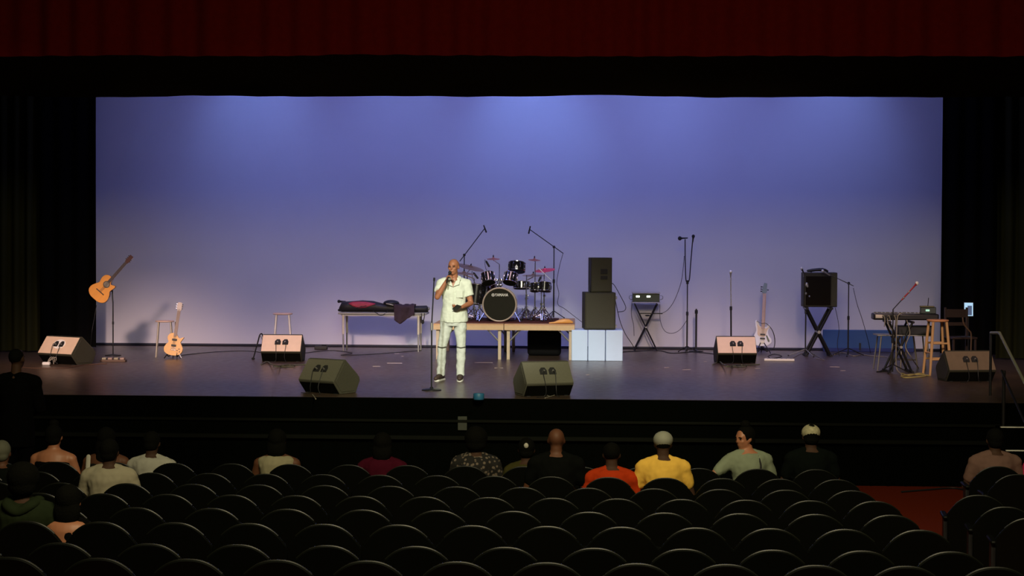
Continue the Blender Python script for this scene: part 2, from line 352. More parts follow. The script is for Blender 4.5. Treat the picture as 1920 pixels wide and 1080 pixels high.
# ------------------------------------------------------------ guitars (local: x width, z up the neck, front faces -y)
def strings_mb(w, z0, z1, y, n):
    m = MB()
    for k in range(n):
        x = (k - (n - 1) / 2) * w / (n - 1); m.tube([(x, y, z0), (x * .8, y - .0, z1)], .0009, 4)
    return m
def XZ(y): return Matrix(((1, 0, 0, 0), (0, 0, 1, y), (0, 1, 0, 0), (0, 0, 0, 1)))
def acoustic(t):
    TOP = pm('amber_spruce', (.90, .36, .035), .35, 0, .12, 5, coat=.4, stretch=(6, 1, .5)); SIDE = pm('red_brown_wood', (.16, .045, .02), .3, coat=.4)
    pts = [(0, 0), (.10, .008), (.175, .06), (.192, .14), (.165, .22), (.128, .275), (.135, .33), (.145, .375), (.135, .41), (.10, .40), (.06, .385), (.03, .42), (.02, .475), (-.03, .49), (-.09, .478), (-.135, .43), (-.142, .36), (-.125, .285), (-.16, .22), (-.192, .14), (-.175, .06), (-.10, .008)]
    out = V2(spline([(x, z, 0) for x, z in pts], 5, True))
    m = MB(); m.prism(out, -.045, .045, XZ(0)); m.obj('body', SIDE, t, .004)
    m = MB(); m.prism([(x * .985, .24 + (z - .24) * .985) for x, z in out], -.0475, -.045, XZ(0)); b = m.obj('soundboard', TOP, t, .001)
    c = [(math.cos(k / 28 * 2 * PI), math.sin(k / 28 * 2 * PI)) for k in range(28)]
    m = MB(); m.prism([(x * .062, .335 + z * .062) for x, z in c], -.049, -.0475, XZ(0)); m.obj('rosette', pm('dark_rosette', (.07, .05, .02), .4), b)
    m = MB(); m.prism([(x * .045, .335 + z * .045) for x, z in c], -.050, -.049, XZ(0)); m.obj('soundhole', pm('pale_hole', (.30, .27, .20), .7), b)
    m = MB(); m.box((0, -.052, .165), (.17, .012, .018)); m.obj('bridge', pm('dark_bridge', (.06, .03, .012), .4), b, .003)
    m = MB(); m.tube([(0, -.03, .46), (0, -.032, .84)], [.026, .021], 10, flat=.6); m.obj('neck', SIDE, t)
    m = MB(); m.box((0, -.05, .61), (.05, .008, .44)); m.obj('fretboard', pm('dark_fretboard', (.06, .028, .02), .4), t, .001)
    m = MB(); m.prism([(-.026, .84), (.026, .84), (.036, .88), (.034, 1.0), (-.034, 1.0), (-.036, .88)], -.045, -.025, XZ(0)); h = m.obj('headstock', pm('dark_red_wood', (.09, .02, .012), .3), t, .003)
    for s in (-1, 1):
        for k in range(3): m = MB(); m.cyl((s * .03, -.035, .895 + k * .035), (s * .052, -.035, .895 + k * .035), .006, .009, 8); m.obj('tuning_peg', CHROME, h)
    strings_mb(.04, .165, .86, -.057, 6).obj('strings', STEEL, t)
p = P(212, 667)
t = thing('acoustic_guitar', 'amber acoustic guitar with cutaway, held tilted on a tall stand', 'guitar', p + Vector((-.30, -.10, 1.0)), rot=(R(-4), R(41), 0))
acoustic(t)
t = thing('guitar_performance_stand', 'black upright stand with round base carrying the tilted acoustic guitar', 'stand', p)
m = MB(); m.lathe([(.14, 0), (.14, .012), (.05, .028), (.02, .03)], seg=28); m.obj('base', BLKMET, t)
m = MB(); m.cyl((0, 0, .02), (0, 0, .95), .011); m.cyl((0, 0, .55), (0, 0, .60), .017); m.obj('pole', BLKMET, t)
m = MB(); m.tube(spline([(0, 0, .93), (-.02, .03, 1.1), (.0, .0, 1.2)], 5), .012); m.tube([(-.10, -.005, 1.12), (0, .0, 1.14)], .01); m.box((-.16, -.05, .985), (.04, .12, .02), (0, .5, 0)); m.obj('guitar_cradle', BLKMET, t)

def tripod_guitar_stand(px, py, label, h=.42):
    t = thing('guitar_stand', label, 'stand', P(px, py))
    for s in (-1, 1): m = MB(); m.tube([(0, .12, .25), (s * .14, -.07, .008)], .009); m.obj('leg', BLKMET, t)
    m = MB(); m.tube([(0, .12, .25), (0, .26, .008)], .009); m.obj('leg', BLKMET, t)
    m = MB(); m.tube([(0, .10, .12), (0, .16, h + .2)], .01); m.obj('upright', BLKMET, t)
    m = MB()
    for s in (-1, 1): m.tube(spline([(0, .11, .14), (s * .07, .06, .05), (s * .08, -.06, .045), (s * .08, -.085, .075)], 5), .009)
    m.obj('cradle', RUBBER, t); return t
# tan single cut electric guitar
tripod_guitar_stand(325, 672, 'small black stand holding the tan single-cut electric guitar')
t = thing('electric_guitar', 'tan single-cut electric guitar with pale maple neck, leaning near a stool', 'guitar', P(325, 672) + Vector((0, -.06, .055)), rot=(R(-10), R(6.5), 0))
TAN = pm('tan_guitar_top', (.85, .46, .12), .3, 0, .1, 6, coat=.5)
pts = [(0, 0), (.09, .012), (.152, .07), (.158, .14), (.125, .20), (.108, .235), (.125, .275), (.155, .33), (.128, .322), (.08, .305), (.045, .335), (.02, .37), (-.03, .385), (-.09, .37), (-.125, .32), (-.12, .265), (-.10, .225), (-.135, .18), (-.162, .12), (-.145, .05), (-.08, .01)]
out = V2(spline([(x, z, 0) for x, z in pts], 5, True))
m = MB(); m.prism(out, -.022, .022, XZ(0)); b = m.obj('body', TAN, t, .006)
for z in (.17, .27): m = MB(); m.box((0, -.026, z), (.085, .012, .036)); m.obj('pickup', BLACK, b, .003)
m = MB(); m.box((0, -.028, .125), (.085, .012, .012)); m.box((0, -.028, .095), (.09, .01, .012)); m.obj('bridge', CHROME, b, .002)
for x, z in ((.07, .09), (.10, .12), (.075, .045), (.115, .075)): m = MB(); m.cyl((x, -.022, z), (x, -.037, z), .011, .009, 12); m.obj('knob', pm('brown_knob', (.10, .04, .015), .3), b)
MAPLE = pm('maple_neck', (.62, .42, .27), .35)
m = MB(); m.box((0, -.025, .55), (.052, .022, .44)); m.obj('neck', MAPLE, t, .006)
m = MB(); m.box((0, -.038, .55), (.048, .005, .44)); m.obj('fretboard', pm('pale_rosewood', (.40, .28, .22), .4), t)
m = MB(); m.prism([(-.026, .77), (.026, .77), (.042, .80), (.040, .91), (.012, .925), (0, .915), (-.012, .925), (-.040, .91), (-.042, .80)], -.034, -.018, XZ(0)); h = m.obj('headstock', pm('pale_headstock', (.62, .52, .44), .35), t, .003)
for s in (-1, 1):
    for k in range(3): m = MB(); m.cyl((s * .036, -.026, .815 + k * .036), (s * .058, -.026, .815 + k * .036), .005, .008, 8); m.obj('tuning_peg', CHROME, h)
strings_mb(.04, .125, .80, -.045, 6).obj('strings', STEEL, t)
m = MB(); m.tube([(.12, -.02, .03), (.17, -.05, -.03)], .008); m.obj('plug', WHITEP, t)
# white double-cut bass
tripod_guitar_stand(1430, 663, 'small black stand under the white bass guitar')
t = thing('bass_guitar', 'white double-cut bass guitar with long neck and black strap', 'guitar', P(1428, 662) + Vector((0, -.06, .13)), rot=(R(-9), R(3), 0))
WHT = pm('white_guitar_body', (.80, .80, .78), .25, 0, .04, coat=.5)
pts = [(.0, .0), (.09, .012), (.165, .07), (.17, .13), (.13, .19), (.105, .24), (.105, .30), (.125, .36), (.135, .40), (.115, .415), (.08, .385), (.045, .355), (-.035, .36), (-.065, .40), (-.095, .455), (-.13, .475), (-.148, .44), (-.14, .37), (-.125, .30), (-.13, .25), (-.165, .18), (-.19, .10), (-.16, .035), (-.08, .002)]
out = V2(spline([(x, z, 0) for x, z in pts], 5, True))
m = MB(); m.prism(out, -.022, .022, XZ(0)); b = m.obj('body', WHT, t, .006)
pg = V2(spline([(-.09, .20, 0), (-.10, .30, 0), (-.11, .40, 0), (-.06, .36, 0), (.05, .33, 0), (.11, .36, 0), (.07, .27, 0), (.06, .20, 0), (0, .17, 0)], 4, True))
m = MB(); m.prism(pg, -.0255, -.022, XZ(0)); part_label(m.obj('pickguard', pm('tortoise_cream', (.62, .46, .30), .3), b), 'cream pickguard')
for z in (.215, .14): m = MB(); m.box((0, -.028, z), (.09, .012, .03)); m.obj('pickup', BLACK, b, .003)
m = MB(); m.box((0, -.028, .08), (.075, .012, .045)); m.obj('bridge', STEEL, b, .002)
m = MB(); m.prism([(.055, .21), (.085, .20), (.135, .10), (.12, .08), (.10, .09)], -.026, -.022, XZ(0)); m.obj('control_plate', pm('dark_green_plate', (.03, .05, .03), .3, .3), b)
m = MB(); m.box((0, -.026, .65), (.058, .022, .66)); m.obj('neck', pm('honey_neck', (.62, .34, .14), .35), t, .006)
m = MB(); m.box((-.004, -.039, .65), (.048, .005, .66)); m.obj('fretboard', pm('pinkish_fretboard', (.55, .36, .30), .4), t)
m = MB(); m.prism([(-.028, .98), (.028, .98), (.045, 1.02), (.04, 1.08), (.045, 1.17), (-.01, 1.18), (-.045, 1.06), (-.05, 1.01)], -.034, -.018, XZ(0)); h = m.obj('headstock', pm('blue_grey_headstock', (.16, .24, .26), .3), t, .003)
for k, (s, z) in enumerate(((-1, 1.02), (-1, 1.06), (-1, 1.10), (1, 1.05))):
    m = MB(); m.cyl((s * .035, -.026, z), (s * .075, -.026, z), .006, .013, 8); m.obj('tuning_peg', BLKMET, h)
strings_mb(.04, .08, 1.0, -.045, 4).obj('strings', STEEL, t)
m = MB(); m.tube(spline([(-.12, -.03, .46), (-.04, -.05, .42), (.06, -.04, .42), (.18, .0, .30), (.235, .03, .12), (.215, .04, -.03), (.12, .04, -.06), (.0, .04, .0)], 6), .022, 8, flat=.12); part_label(m.obj('strap', RUBBER, t), 'black strap')

# ------------------------------------------------------------ mic stands
def mic(parent, p, d, r=.024, ballm=None, name='microphone', L=.15, body=None):
    p = Vector(p); d = Vector(d).normalized()
    m = MB(); m.tube([p - d * L, p - d * .03, p], [.011, .015, r * .85], 12); o = m.obj(name, body or BLKMET, parent)
    m = MB(); m.ell(p + d * r * .5, (r, r, r * 1.1), seg=12); m.obj('grille', ballm or STEEL, o); return o
def stand_legs(t, kind='tripod', r=.27, h=.16, z0=0, mat=BLKMET, rz=0.3, tip=RUBBER):
    if kind == 'round':
        m = MB(); m.lathe([(.135, z0), (.135, z0 + .012), (.12, z0 + .02), (.03, z0 + .03), (.016, z0 + .05)], seg=32); m.obj('base', BLKMET, t); return
    for k in range(3):
        a_ = rz + k * 2 * PI / 3; d = Vector((math.cos(a_), math.sin(a_), 0))
        m = MB(); m.tube([Vector((0, 0, z0 + h)), d * r + Vector((0, 0, z0 + .012))], .008); l = m.obj('leg', mat, t)
        m = MB(); m.ell(d * r + Vector((0, 0, z0 + .012)), (.014, .014, .012), seg=8, rings=6); m.obj('rubber_foot', tip, l)
def pole(t, h, r=.011, mat=BLKMET, clutch=.55, z0=.02, upper=None):
    if upper:
        m = MB(); m.cyl((0, 0, z0), (0, 0, clutch), r * 1.15); m.obj('lower_tube', mat, t)
        m = MB(); m.cyl((0, 0, clutch), (0, 0, h), r * .75); m.obj('upper_tube', upper, t)
    else:
        m = MB(); m.cyl((0, 0, z0), (0, 0, clutch), r * 1.15); m.cyl((0, 0, clutch), (0, 0, h), r * .8); m.obj('pole', mat, t)
    m = MB(); m.lathe([(r * 1.3, clutch - .035), (r * 1.8, clutch - .03), (r * 1.8, clutch + .03), (r * 1.2, clutch + .04)], seg=14); m.obj('clutch', mat, t)
# singer's stand
base = P(809, 732)
t = thing('microphone_stand', 'straight black microphone stand with round base beside the singer', 'microphone stand', base); stand_legs(t, 'round')
m = MB(); m.cyl((0, 0, .02), (0, 0, .9), .011); m.cyl((0, 0, .9), (.03, 0, 1.50), .009); m.obj('pole', BLKMET, t)
m = MB(); m.cyl((0, 0, .82), (.0, 0, .92), .018); m.obj('clutch', STEEL, t)
m = MB(); m.tube([(.03, 0, 1.49), (.034, -.02, 1.53)], .014); m.obj('microphone_clip', RUBBER, t)
# silver stand behind right centre wedge
base = P(1371, 668)
t = thing('microphone_stand', 'straight silver-topped microphone stand behind a brightly lit monitor', 'microphone stand', base, rot=(0, R(-.8), 0)); stand_legs(t, 'round')
pole(t, 1.42, .013, clutch=.86, upper=pm('bright_chrome', (.85, .85, .88), .25, .9, .03)); mic(t, (0, 0, 1.50), (0, 0, 1), .027, WHITEP, L=.08, body=STEEL)
# y shaped double mic stand
base = P(1288, 661)
t = thing('microphone_stand', 'tall black microphone stand forking into two microphones', 'microphone stand', base); stand_legs(t, 'tripod', .2, .12)
pole(t, 1.32, .013, clutch=.72)
m = MB(); m.tube(spline([(0, 0, 1.30), (-.03, 0, 1.36), (-.045, 0, 1.7), (-.05, 0, 2.10)], 6), .010); m.obj('fork_arm', BLKMET, t)
m = MB(); m.tube(spline([(0, 0, 1.30), (.035, 0, 1.36), (.06, 0, 1.7), (.09, 0, 2.08)], 6), .010); m.obj('fork_arm', BLKMET, t)
m = MB(); m.cyl((0, 0, 1.27), (0, 0, 1.34), .024); m.obj('clutch', BLKMET, t)
mic(t, (-.13, 0, 2.115), (-1, 0, -.05), .036, RUBBER, L=.13); mic(t, (.10, 0, 2.14), (.1, 0, 1), .03, RUBBER, L=.1)
# short stand beside it
base = P(1305, 659)
t = thing('microphone_stand', 'short empty black microphone stand right of the forked stand', 'microphone stand', base); stand_legs(t, 'round')
pole(t, .80, .016, clutch=.74)
def boomstand(name, label, base, h, a0, a1, micd, kind='tripod', r=.27, mat=BLKMET, ballm=None, mr=.024, L=.14, boommat=None, rz=.3, z0=0, body=None):
    t = thing(name, label, 'microphone stand', base); stand_legs(t, kind, r, .14, rz=rz)
    pole(t, h, .012, mat, clutch=h * .52)
    m = MB(); m.tube([a0, a1], .008); m.obj('boom', boommat or mat, t)
    m = MB(); m.ell((0, 0, h), (.026, .022, .026), seg=10, rings=6); m.obj('clutch', mat, t)
    mic(t, Vector(a1) + Vector(micd).normalized() * .06, micd, mr, ballm, L=L, body=body); return t
base = P(1590, 667)
def rel(px, py, b, dy=0): v = Q(px, py, b.y + dy); return v - b
top = rel(1589, 531, base)
boomstand('microphone_stand', 'boom microphone stand right of the amplifier, its microphone over the cabinet', base, top.z, rel(1600, 536, base, .05), rel(1549, 512, base, -.5), (-.8, 0, .5), mat=BLKMET, ballm=WHITEP, r=.3, boommat=STEEL, body=STEEL)
base = P(1510, 668)
t = thing('microphone_stand', 'thin microphone stand with leaning pale microphone left of the amplifier', 'microphone stand', base); stand_legs(t, 'tripod', .3, .13, rz=.9, mat=STEEL)
pole(t, 1.32, .011, clutch=.8); m = MB(); m.tube([(0, 0, 1.30), (-.06, -.05, 1.50)], .008); m.obj('boom', STEEL, t); mic(t, (-.085, -.06, 1.57), (-.5, 0, 1), .026, WHITEP, L=.10)
m = MB(); m.tube(spline([(-.06, -.05, 1.45), (.03, -.08, 1.3), (.0, -.07, 1.18), (.05, -.08, 1.1), (.09, -.07, .98)], 6), .008); m.obj('coiled_cable', GREYCAB, t)
# drum overheads stand on the platform
PZ = .62
base = Q(870, 603, 8.6); base.z = PZ + .028
top = rel(870, 478, base)
boomstand('microphone_stand', 'boom stand behind the singer with overhead drum microphone pointing up right', base, top.z, rel(862, 490, base, 0), rel(909, 428, base, 0), (.35, 0, -.9), r=.2, L=.12, mr=.016, ballm=BLKMET)
base = Q(1038, 601, 8.9); base.z = PZ + .028
top = rel(1038, 463, base)
boomstand('microphone_stand', 'boom stand at the right end of the drums with overhead microphone', base, top.z, rel(1056, 475, base, 0), rel(993, 430, base, 0), (-.2, 0, -.95), r=.2, L=.12, mr=.016, ballm=BLKMET)
# leaning a-shaped short stand left of centre-left wedge
base = P(478, 674)
t = thing('low_boom_stand', 'low bent black microphone stand left of a brightly lit monitor', 'microphone stand', base)
m = MB(); m.tube(spline([(-.02, -.05, .01), (.05, 0, .30), (.085, 0, .42), (.12, .02, .43), (.145, .05, .30), (.15, .1, .02)], 6), .012); m.obj('frame', BLKMET, t)
m = MB(); m.ell((-.02, -.05, .02), (.03, .03, .02)); m.obj('foot', RUBBER, t)
m = MB(); m.tube([(.09, 0, .42), (.16, -.05, .30)], .009); m.obj('boom', STEEL, t)

# ------------------------------------------------------------ folding table with bags
tb = P(713, 659); yt = tb.y + .18
x0, x1 = Q(638, 600, yt).x, Q(802, 600, yt).x
zt = Q(713, 586, yt - .3).z
t = thing('folding_table', 'pale folding table with black bags and cases on top at the back left', 'table', ((x0 + x1) / 2, yt, 0))
W = x1 - x0
m = MB(); m.box((0, 0, zt - .02), (W, .6, .035)); m.obj('tabletop', pm('grey_laminate', (.30, .29, .25), .5), t, .006)
m = MB(); m.box((0, -.25, zt - .05), (W * .94, .02, .03)); m.box((0, .25, zt - .05), (W * .94, .02, .03)); m.obj('apron', STEEL, t)
for sx in (-1, 1):
    for sy in (-1, 1):
        x = sx * (W / 2 - .09) - (.06 if sx > 0 else 0)
        m = MB(); m.cyl((x, sy * .24, .32), (x, sy * .24, zt - .04), .022); l = m.obj('leg', pm('cream_leg', (.66, .60, .48), .4), t)
        m = MB(); m.cyl((x, sy * .24, 0), (x, sy * .24, .33), .016); part_label(m.obj('lower_leg', STEEL, l), 'thin grey lower leg')
def lump(name, pts, radii, mat, label, cat, base, flat=1, seg=14, voxel=.02, disp=.02, parent=None):
    m = MB(); m.tube(pts, radii, seg, True, flat=flat); o = m.obj(name, mat, parent, ang=180); o.location = base
    if disp:
        tx = bpy.data.textures.get('cloth_clouds') or bpy.data.textures.new('cloth_clouds', 'CLOUDS'); tx.noise_scale = .12
        s = o.modifiers.new('s', 'SUBSURF'); s.levels = s.render_levels = 1
        d = o.modifiers.new('d', 'DISPLACE'); d.texture = tx; d.strength = disp; d.mid_level = .5
    if label: tag(o, label, cat)
    return o
DK = pm('black_nylon', (.014, .013, .012), .6, 0, .3, 20); DKG = pm('charcoal_nylon', (.03, .032, .026), .6, 0, .3, 20)
B = Vector(((x0 + x1) / 2, yt, zt))
def X(px): return Q(px, 575, yt).x - B.x
# long black gig bag lying along the table
t = thing('gig_bag', 'long black instrument bag with crimson panel lying on the folding table', 'bag', B)
m = MB()
rings = []
for px, hh, dd in ((637, .09, .10), (642, .185, .17), (655, .19, .18), (680, .21, .19), (700, .20, .18), (720, .15, .15), (745, .12, .13), (760, .11, .12), (785, .115, .12), (800, .12, .11), (802.5, .09, .09)):
    rings.append([Vector((X(px), math.cos(k / 16 * 2 * PI) * dd, max(.003, hh / 2 + .003 + (hh / 2) * (abs(math.sin(k / 16 * 2 * PI)) ** .7) * (1 if math.sin(k / 16 * 2 * PI) > 0 else -1)))) for k in range(16)])
m.loft(rings); m.obj('bag_shell', DK, t, ang=60)
m = MB(); m.loft([[Vector((X(px) + 0, -.175 + .012 * math.sin(k / 10 * 2 * PI), zc)) + Vector((0, .01 * math.cos(k / 10 * 2 * PI) * 0 - .01 * math.cos(k / 10 * 2 * PI), hh * math.sin(k / 10 * 2 * PI))) for k in range(10)] for px, zc, hh in ((656, .16, .004), (664, .15, .045), (675, .135, .065), (688, .14, .055), (698, .15, .03), (706, .155, .004))])
CRIM = pm('crimson_nylon', (.36, .02, .045), .6); o = m.obj('crimson_panel', CRIM, t, ang=180); part_label(o, 'crimson panel')
m = MB(); m.tube([(X(655), -.19, .16), (X(668), -.205, .075), (X(690), -.205, .12)], .006); m.obj('piping', DK, o)
m = MB(); m.ell((X(635.5), 0, .19), (.03, .05, .03)); m.tube([(X(636), 0, .19), (X(648), 0, .18)], .02); m.ell((X(637), -.05, .03), (.03, .05, .025)); m.obj('carry_handle', RUBBER, t)
m = MB(); m.tube(spline([(X(702), -.22, .03), (X(710), -.31, -.01), (X(716), -.315, -.045), (X(724), -.31, -.03), (X(730), -.22, .03)], 6), .007); m.obj('shoulder_strap', RUBBER, t)
m = MB(); m.ell((X(804), -.02, .07), (.02, .03, .035)); m.obj('buckle', STEEL, t)
# black cap / headphones
m = MB(); m.ell((0, 0, .035), (.15, .12, .06)); m.ell((.02, 0, .0), (.17, .13, .03)); hat = m.obj('black_cap', BLACK); hat.location = B + Vector((X(734), -.03, .13)); tag(hat, 'black rounded cap on top of the gig bag', 'cap')
m = MB(); m.tube(spline([(-.08, -.125, .03), (-.02, -.14, .02), (.05, -.13, .0)], 4), .014, flat=.6); part_label(m.obj('cap_badge', pm('cream_badge', (.6, .55, .35), .5), hat), 'cream patch')
# draped jacket
def drape():
    vs = []; fs = []; nu, nv = 26, 16
    for j in range(nv + 1):
        v = j / nv
        for i in range(nu + 1):
            u = i / nu; pxx = 742 + (780 - 742) * u
            xx = X(pxx)
            drop = .02 + .135 * max(0, 1 - abs((u - .28) / .62)) * 1.25
            if v < .45: yy = .12 - (v / .45) * .47; zz = .135 + .02 * noise.noise(Vector((u * 4, v * 4, 0)))
            else: yy = -.355 - .02 * math.sin(v * 6 + u * 9); zz = .135 - (v - .45) / .55 * (.155 + drop)
            vs.append((xx + (v - .45) * .02, yy + .015 * noise.noise(Vector((u * 6, v * 3, 5))), zz + .012 * noise.noise(Vector((u * 7, v * 5, 2)))))
    for j in range(nv):
        for i in range(nu): a_ = j * (nu + 1) + i; fs.append((a_, a_ + 1, a_ + nu + 2, a_ + nu + 1))
    m = MB(); m.add(vs, fs); o = m.obj('jacket', pm('plum_cloth', (.055, .036, .045), .9, 0, .3, 14), ang=180); o.location = B
    s = o.modifiers.new('so', 'SOLIDIFY'); s.thickness = .018; s.offset = 0
    tag(o, 'dark plum jacket draped over the front edge of the folding table', 'jacket')
drape()
m = MB(); m.tube(spline([(-.03, 0, 0), (-.025, -.02, -.06), (-.02, -.02, -.13)], 4), [.008] * 8 + [.012]); m.tube(spline([(.03, 0, 0), (.028, -.02, -.06), (.012, -.02, -.13)], 4), [.008] * 8 + [.012]); m.ell((-.002, -.02, -.155), (.028, .012, .04)); o = m.obj('hanging_strap', RUBBER); o.location = B + Vector((X(796), -.31, -.01)); tag(o, 'short black strap hanging off the right end of the folding table', 'strap')

# ------------------------------------------------------------ drum platform: two plywood folding tables
yf = P(943, 675).y; xl = Q(812, 612, yf).x; xr = Q(1078, 612, yf).x; xm = (xl + xr) / 2
def riser(xa, xb, label, rz=0):
    t = thing('platform_table', label, 'table', ((xa + xb) / 2, yf + 1.22, 0)); W = xb - xa - .01
    m = MB(); m.box((0, 0, PZ - .012), (W, 2.44, .024)); m.obj('tabletop', PLY, t, .003)
    m = MB()
    m.box((0, -1.21, PZ - .065), (W, .03, .085)); m.box((0, 1.21, PZ - .065), (W, .03, .085))
    m.box((-W / 2 + .015, 0, PZ - .065), (.03, 2.40, .085)); m.box((W / 2 - .015, 0, PZ - .065), (.03, 2.40, .085)); m.obj('apron', pm('pale_edge_wood', (.56, .38, .20), .5), t, .003)
    LEG = pm('pale_leg_wood', (.50, .40, .28), .5)
    for sx in (-1, 1):
        for sy in (-1, 1):
            x = sx * (W / 2 - .07); y = sy * 1.14
            m = MB(); m.box((x, y, (PZ - .024) / 2), (.055, .055, PZ - .024)); l = m.obj('leg', LEG, t, .004)
            m = MB(); m.tube([(x, y, .30), (x - sx * .26, y, PZ - .05)], .014, 8); m.obj('brace', STEEL, l)
            m = MB(); m.tube([(x, y, .26), (x, y - sy * .4, PZ - .05)], .014, 8); m.obj('brace', STEEL, l)
riser(xl, xm, 'left plywood platform table under the drums, behind the singer')
riser(xm, xr, 'right plywood platform table under the drums, over a black case')
yd = yf + .62   # front of bass drum
m = MB(); m.box(((Q(862, 603, yd).x + Q(1046, 603, yd).x) / 2, yf + 1.25, PZ + .006), (Q(1046, 603, yd).x - Q(862, 603, yd).x, 1.9, .012)); o = m.obj('drum_rug', pm('dark_red_rug', (.08, .025, .018), .95), None, .004); tag(o, 'dark reddish mat under the drum kit on the plywood platform', 'rug')
GZ = PZ + .012
DRUM = pm('black_drum_shell', (.010, .009, .009), .15, 0, .1, coat=.8); HEADB = pm('black_drum_head', (.009, .008, .003), .6, spec=.12); HEADW = pm('white_drum_head', (.6, .6, .58), .5)
HOOP = pm('bass_hoop', (.62, .50, .38), .3, .4)
def drum(name, label, c, ax, r, h, group='drums of the kit', lugs=8, front=HEADW, legs=0, parent=None, hoopm=CHROME, shell=None):
    """c = centre of shell; ax = axis toward the batter head"""
    c = Vector(c); ax = Vector(ax).normalized(); t = thing(name, label, 'drum', c, 0, group)
    m = MB(); m.lathe([(r, -h / 2), (r, h / 2)], ax=ax, seg=36); m.obj('shell', shell or DRUM, t)
    a_ = ax.orthogonal().normalized(); b_ = ax.cross(a_)
    for s in (-1, 1):
        m = MB(); m.lathe([(r * .985, s * (h / 2 + .001)), (r * .985, s * (h / 2 + .006))], ax=ax, seg=36); m.obj('drum_head', front if s > 0 or front is HEADB else HEADB, t)
        m = MB(); m.tube([ax * s * h / 2 + (a_ * math.cos(k / 36 * 2 * PI) + b_ * math.sin(k / 36 * 2 * PI)) * r * 1.02 for k in range(36)], .008, 6, close=True); m.obj('hoop', hoopm, t)
    for k in range(lugs):
        q = (a_ * math.cos((k + .5) / lugs * 2 * PI) + b_ * math.sin((k + .5) / lugs * 2 * PI)) * (r + .008)
        m = MB(); m.tube([q - ax * h * .2, q + ax * h * .2], .010, 8, True); m.tube([q - ax * h * .5, q + ax * h * .5], .0032, 5); m.obj('lug', CHROME, t)
    return t
cb = Q(936.5, 573, yd + .02); r = .287
cb.z = GZ + r + .012
t = drum('bass_drum', 'large black bass drum facing the audience with a white brand name on its head', (cb.x, yd + .22, cb.z), (0, -1, 0), r, .42, front=HEADB, hoopm=HOOP)
m = MB(); m.tube([(math.cos(k / 48 * 2 * PI) * (r + .004), -.215, math.sin(k / 48 * 2 * PI) * (r + .004)) for k in range(48)], .0135, 8, close=True); part_label(m.obj('front_hoop', HOOP, t), 'pale wooden front hoop')
def text(body, size, parent, loc, mat, name='lettering', ext=.002, sx=1, rot=(PI / 2, 0, 0), off=0):
    c = bpy.data.curves.new(name, 'FONT'); c.body = body; c.size = size; c.extrude = ext; c.align_x = 'CENTER'; c.align_y = 'CENTER'; c.offset = off
    o = bpy.data.objects.new(name + '_tmp', c); COL.objects.link(o); bpy.context.view_layer.update()
    me = bpy.data.meshes.new_from_object(o.evaluated_get(bpy.context.evaluated_depsgraph_get())); bpy.data.objects.remove(o, do_unlink=True)
    for v in me.vertices: v.co.x *= sx
    me.materials.clear(); me.materials.append(mat); q = bpy.data.objects.new(name, me); COL.objects.link(q); q.parent = parent; q.location = loc; q.rotation_euler = rot; return q
LOGO = pm('white_logo', (.80, .78, .68), .5)
text('YAMAHA', .072, t, (.036, -.222, .168), LOGO, sx=.78, off=.0006)
m = MB(); m.tube([(math.cos(k / 24 * 2 * PI) * .023 - .112, -.222, math.sin(k / 24 * 2 * PI) * .023 + .168) for k in range(24)], .004, 6, close=True)
for k in range(3):
    a_ = PI / 2 + k * 2 * PI / 3; m.tube([(-.112, -.222, .168), (-.112 + math.cos(a_) * .028, -.222, .168 + math.sin(a_) * .028)], .004, 6)
m.obj('emblem', LOGO, t)
for s in (-1, 1):
    m = MB(); m.tube([(s * .25, -.1, -.12), (s * .36, -.2, -r - .012)], .009); m.obj('spur', CHROME, t)
m = MB(); m.cyl((0, -.02, r), (0, -.02, r + .09), .016); m.cyl((0, -.02, r + .05), (0, -.02, r + .10), .03); m.obj('tom_mount', CHROME, t)
yt2 = yd + .18
def at(px, py, y): return Q(px, py, y)
drum('rack_tom', 'small black rack tom left above the bass drum', at(915, 522, yt2), (-.15, .45, .9), .118, .17, front=HEADW)
drum('rack_tom', 'small black rack tom right above the bass drum', at(957, 522, yt2), (.15, .45, .9), .118, .17, front=HEADW)
# chrome tom mount block in the middle
o = thing('tom_holder', 'chrome double tom holder between the two rack toms', 'drum hardware', (at(936, 535, yt2).x, yt2, at(936, 541, yt2).z))
for s in (-1, 1):
    m = MB(); m.tube([(s * .03, 0, .0), (s * .035, 0, .14), (s * .10, 0, .17)], .010); m.ell((s * .04, -.02, .15), (.035, .025, .035)); m.ell((s * .03, -.02, .06), (.03, .02, .022)); m.obj('holder_arm', CHROME, o)
m = MB(); m.cyl((0, 0, -.04), (0, 0, .12), .016); m.obj('post', CHROME, o)
t = drum('snare_drum', 'black drum raised high above the kit with a pale badge', at(969, 501, yt2 + .25), (.04, .3, .95), .15, .15, front=HEADW)
m = MB(); m.prism([(-.02, -.02), (.02, -.02), (.028, .01), (0, .05), (-.028, .01)], -.16, -.153, XZ(0)); m.obj('badge', LOGO, t)
drum('snare_drum', 'black side drum at the right behind the bass drum', at(978, 535, yt2 + .45), (0, .15, 1), .15, .11)
drum('floor_tom', 'deep dark floor tom left of the bass drum, half behind the singer', at(893, 552, yt2 + .25), (.1, .1, 1), .19, .34)
drum('floor_tom', 'reddish black wide tom just left above the bass drum', at(912, 541, yt2 + .55), (0, .12, 1), .18, .14, shell=pm('deep_red_shell', (.045, .008, .008), .2, coat=.6))
drum('side_tom', 'small black drum at the right of the kit, left of its pair', at(1003, 539, yt2 + .15), (0, .3, 1), .085, .13, lugs=6)
drum('side_tom', 'black drum at the far right of the kit under the red cymbal', at(1021, 538, yt2 + .1), (.05, .2, 1), .115, .15, lugs=6)
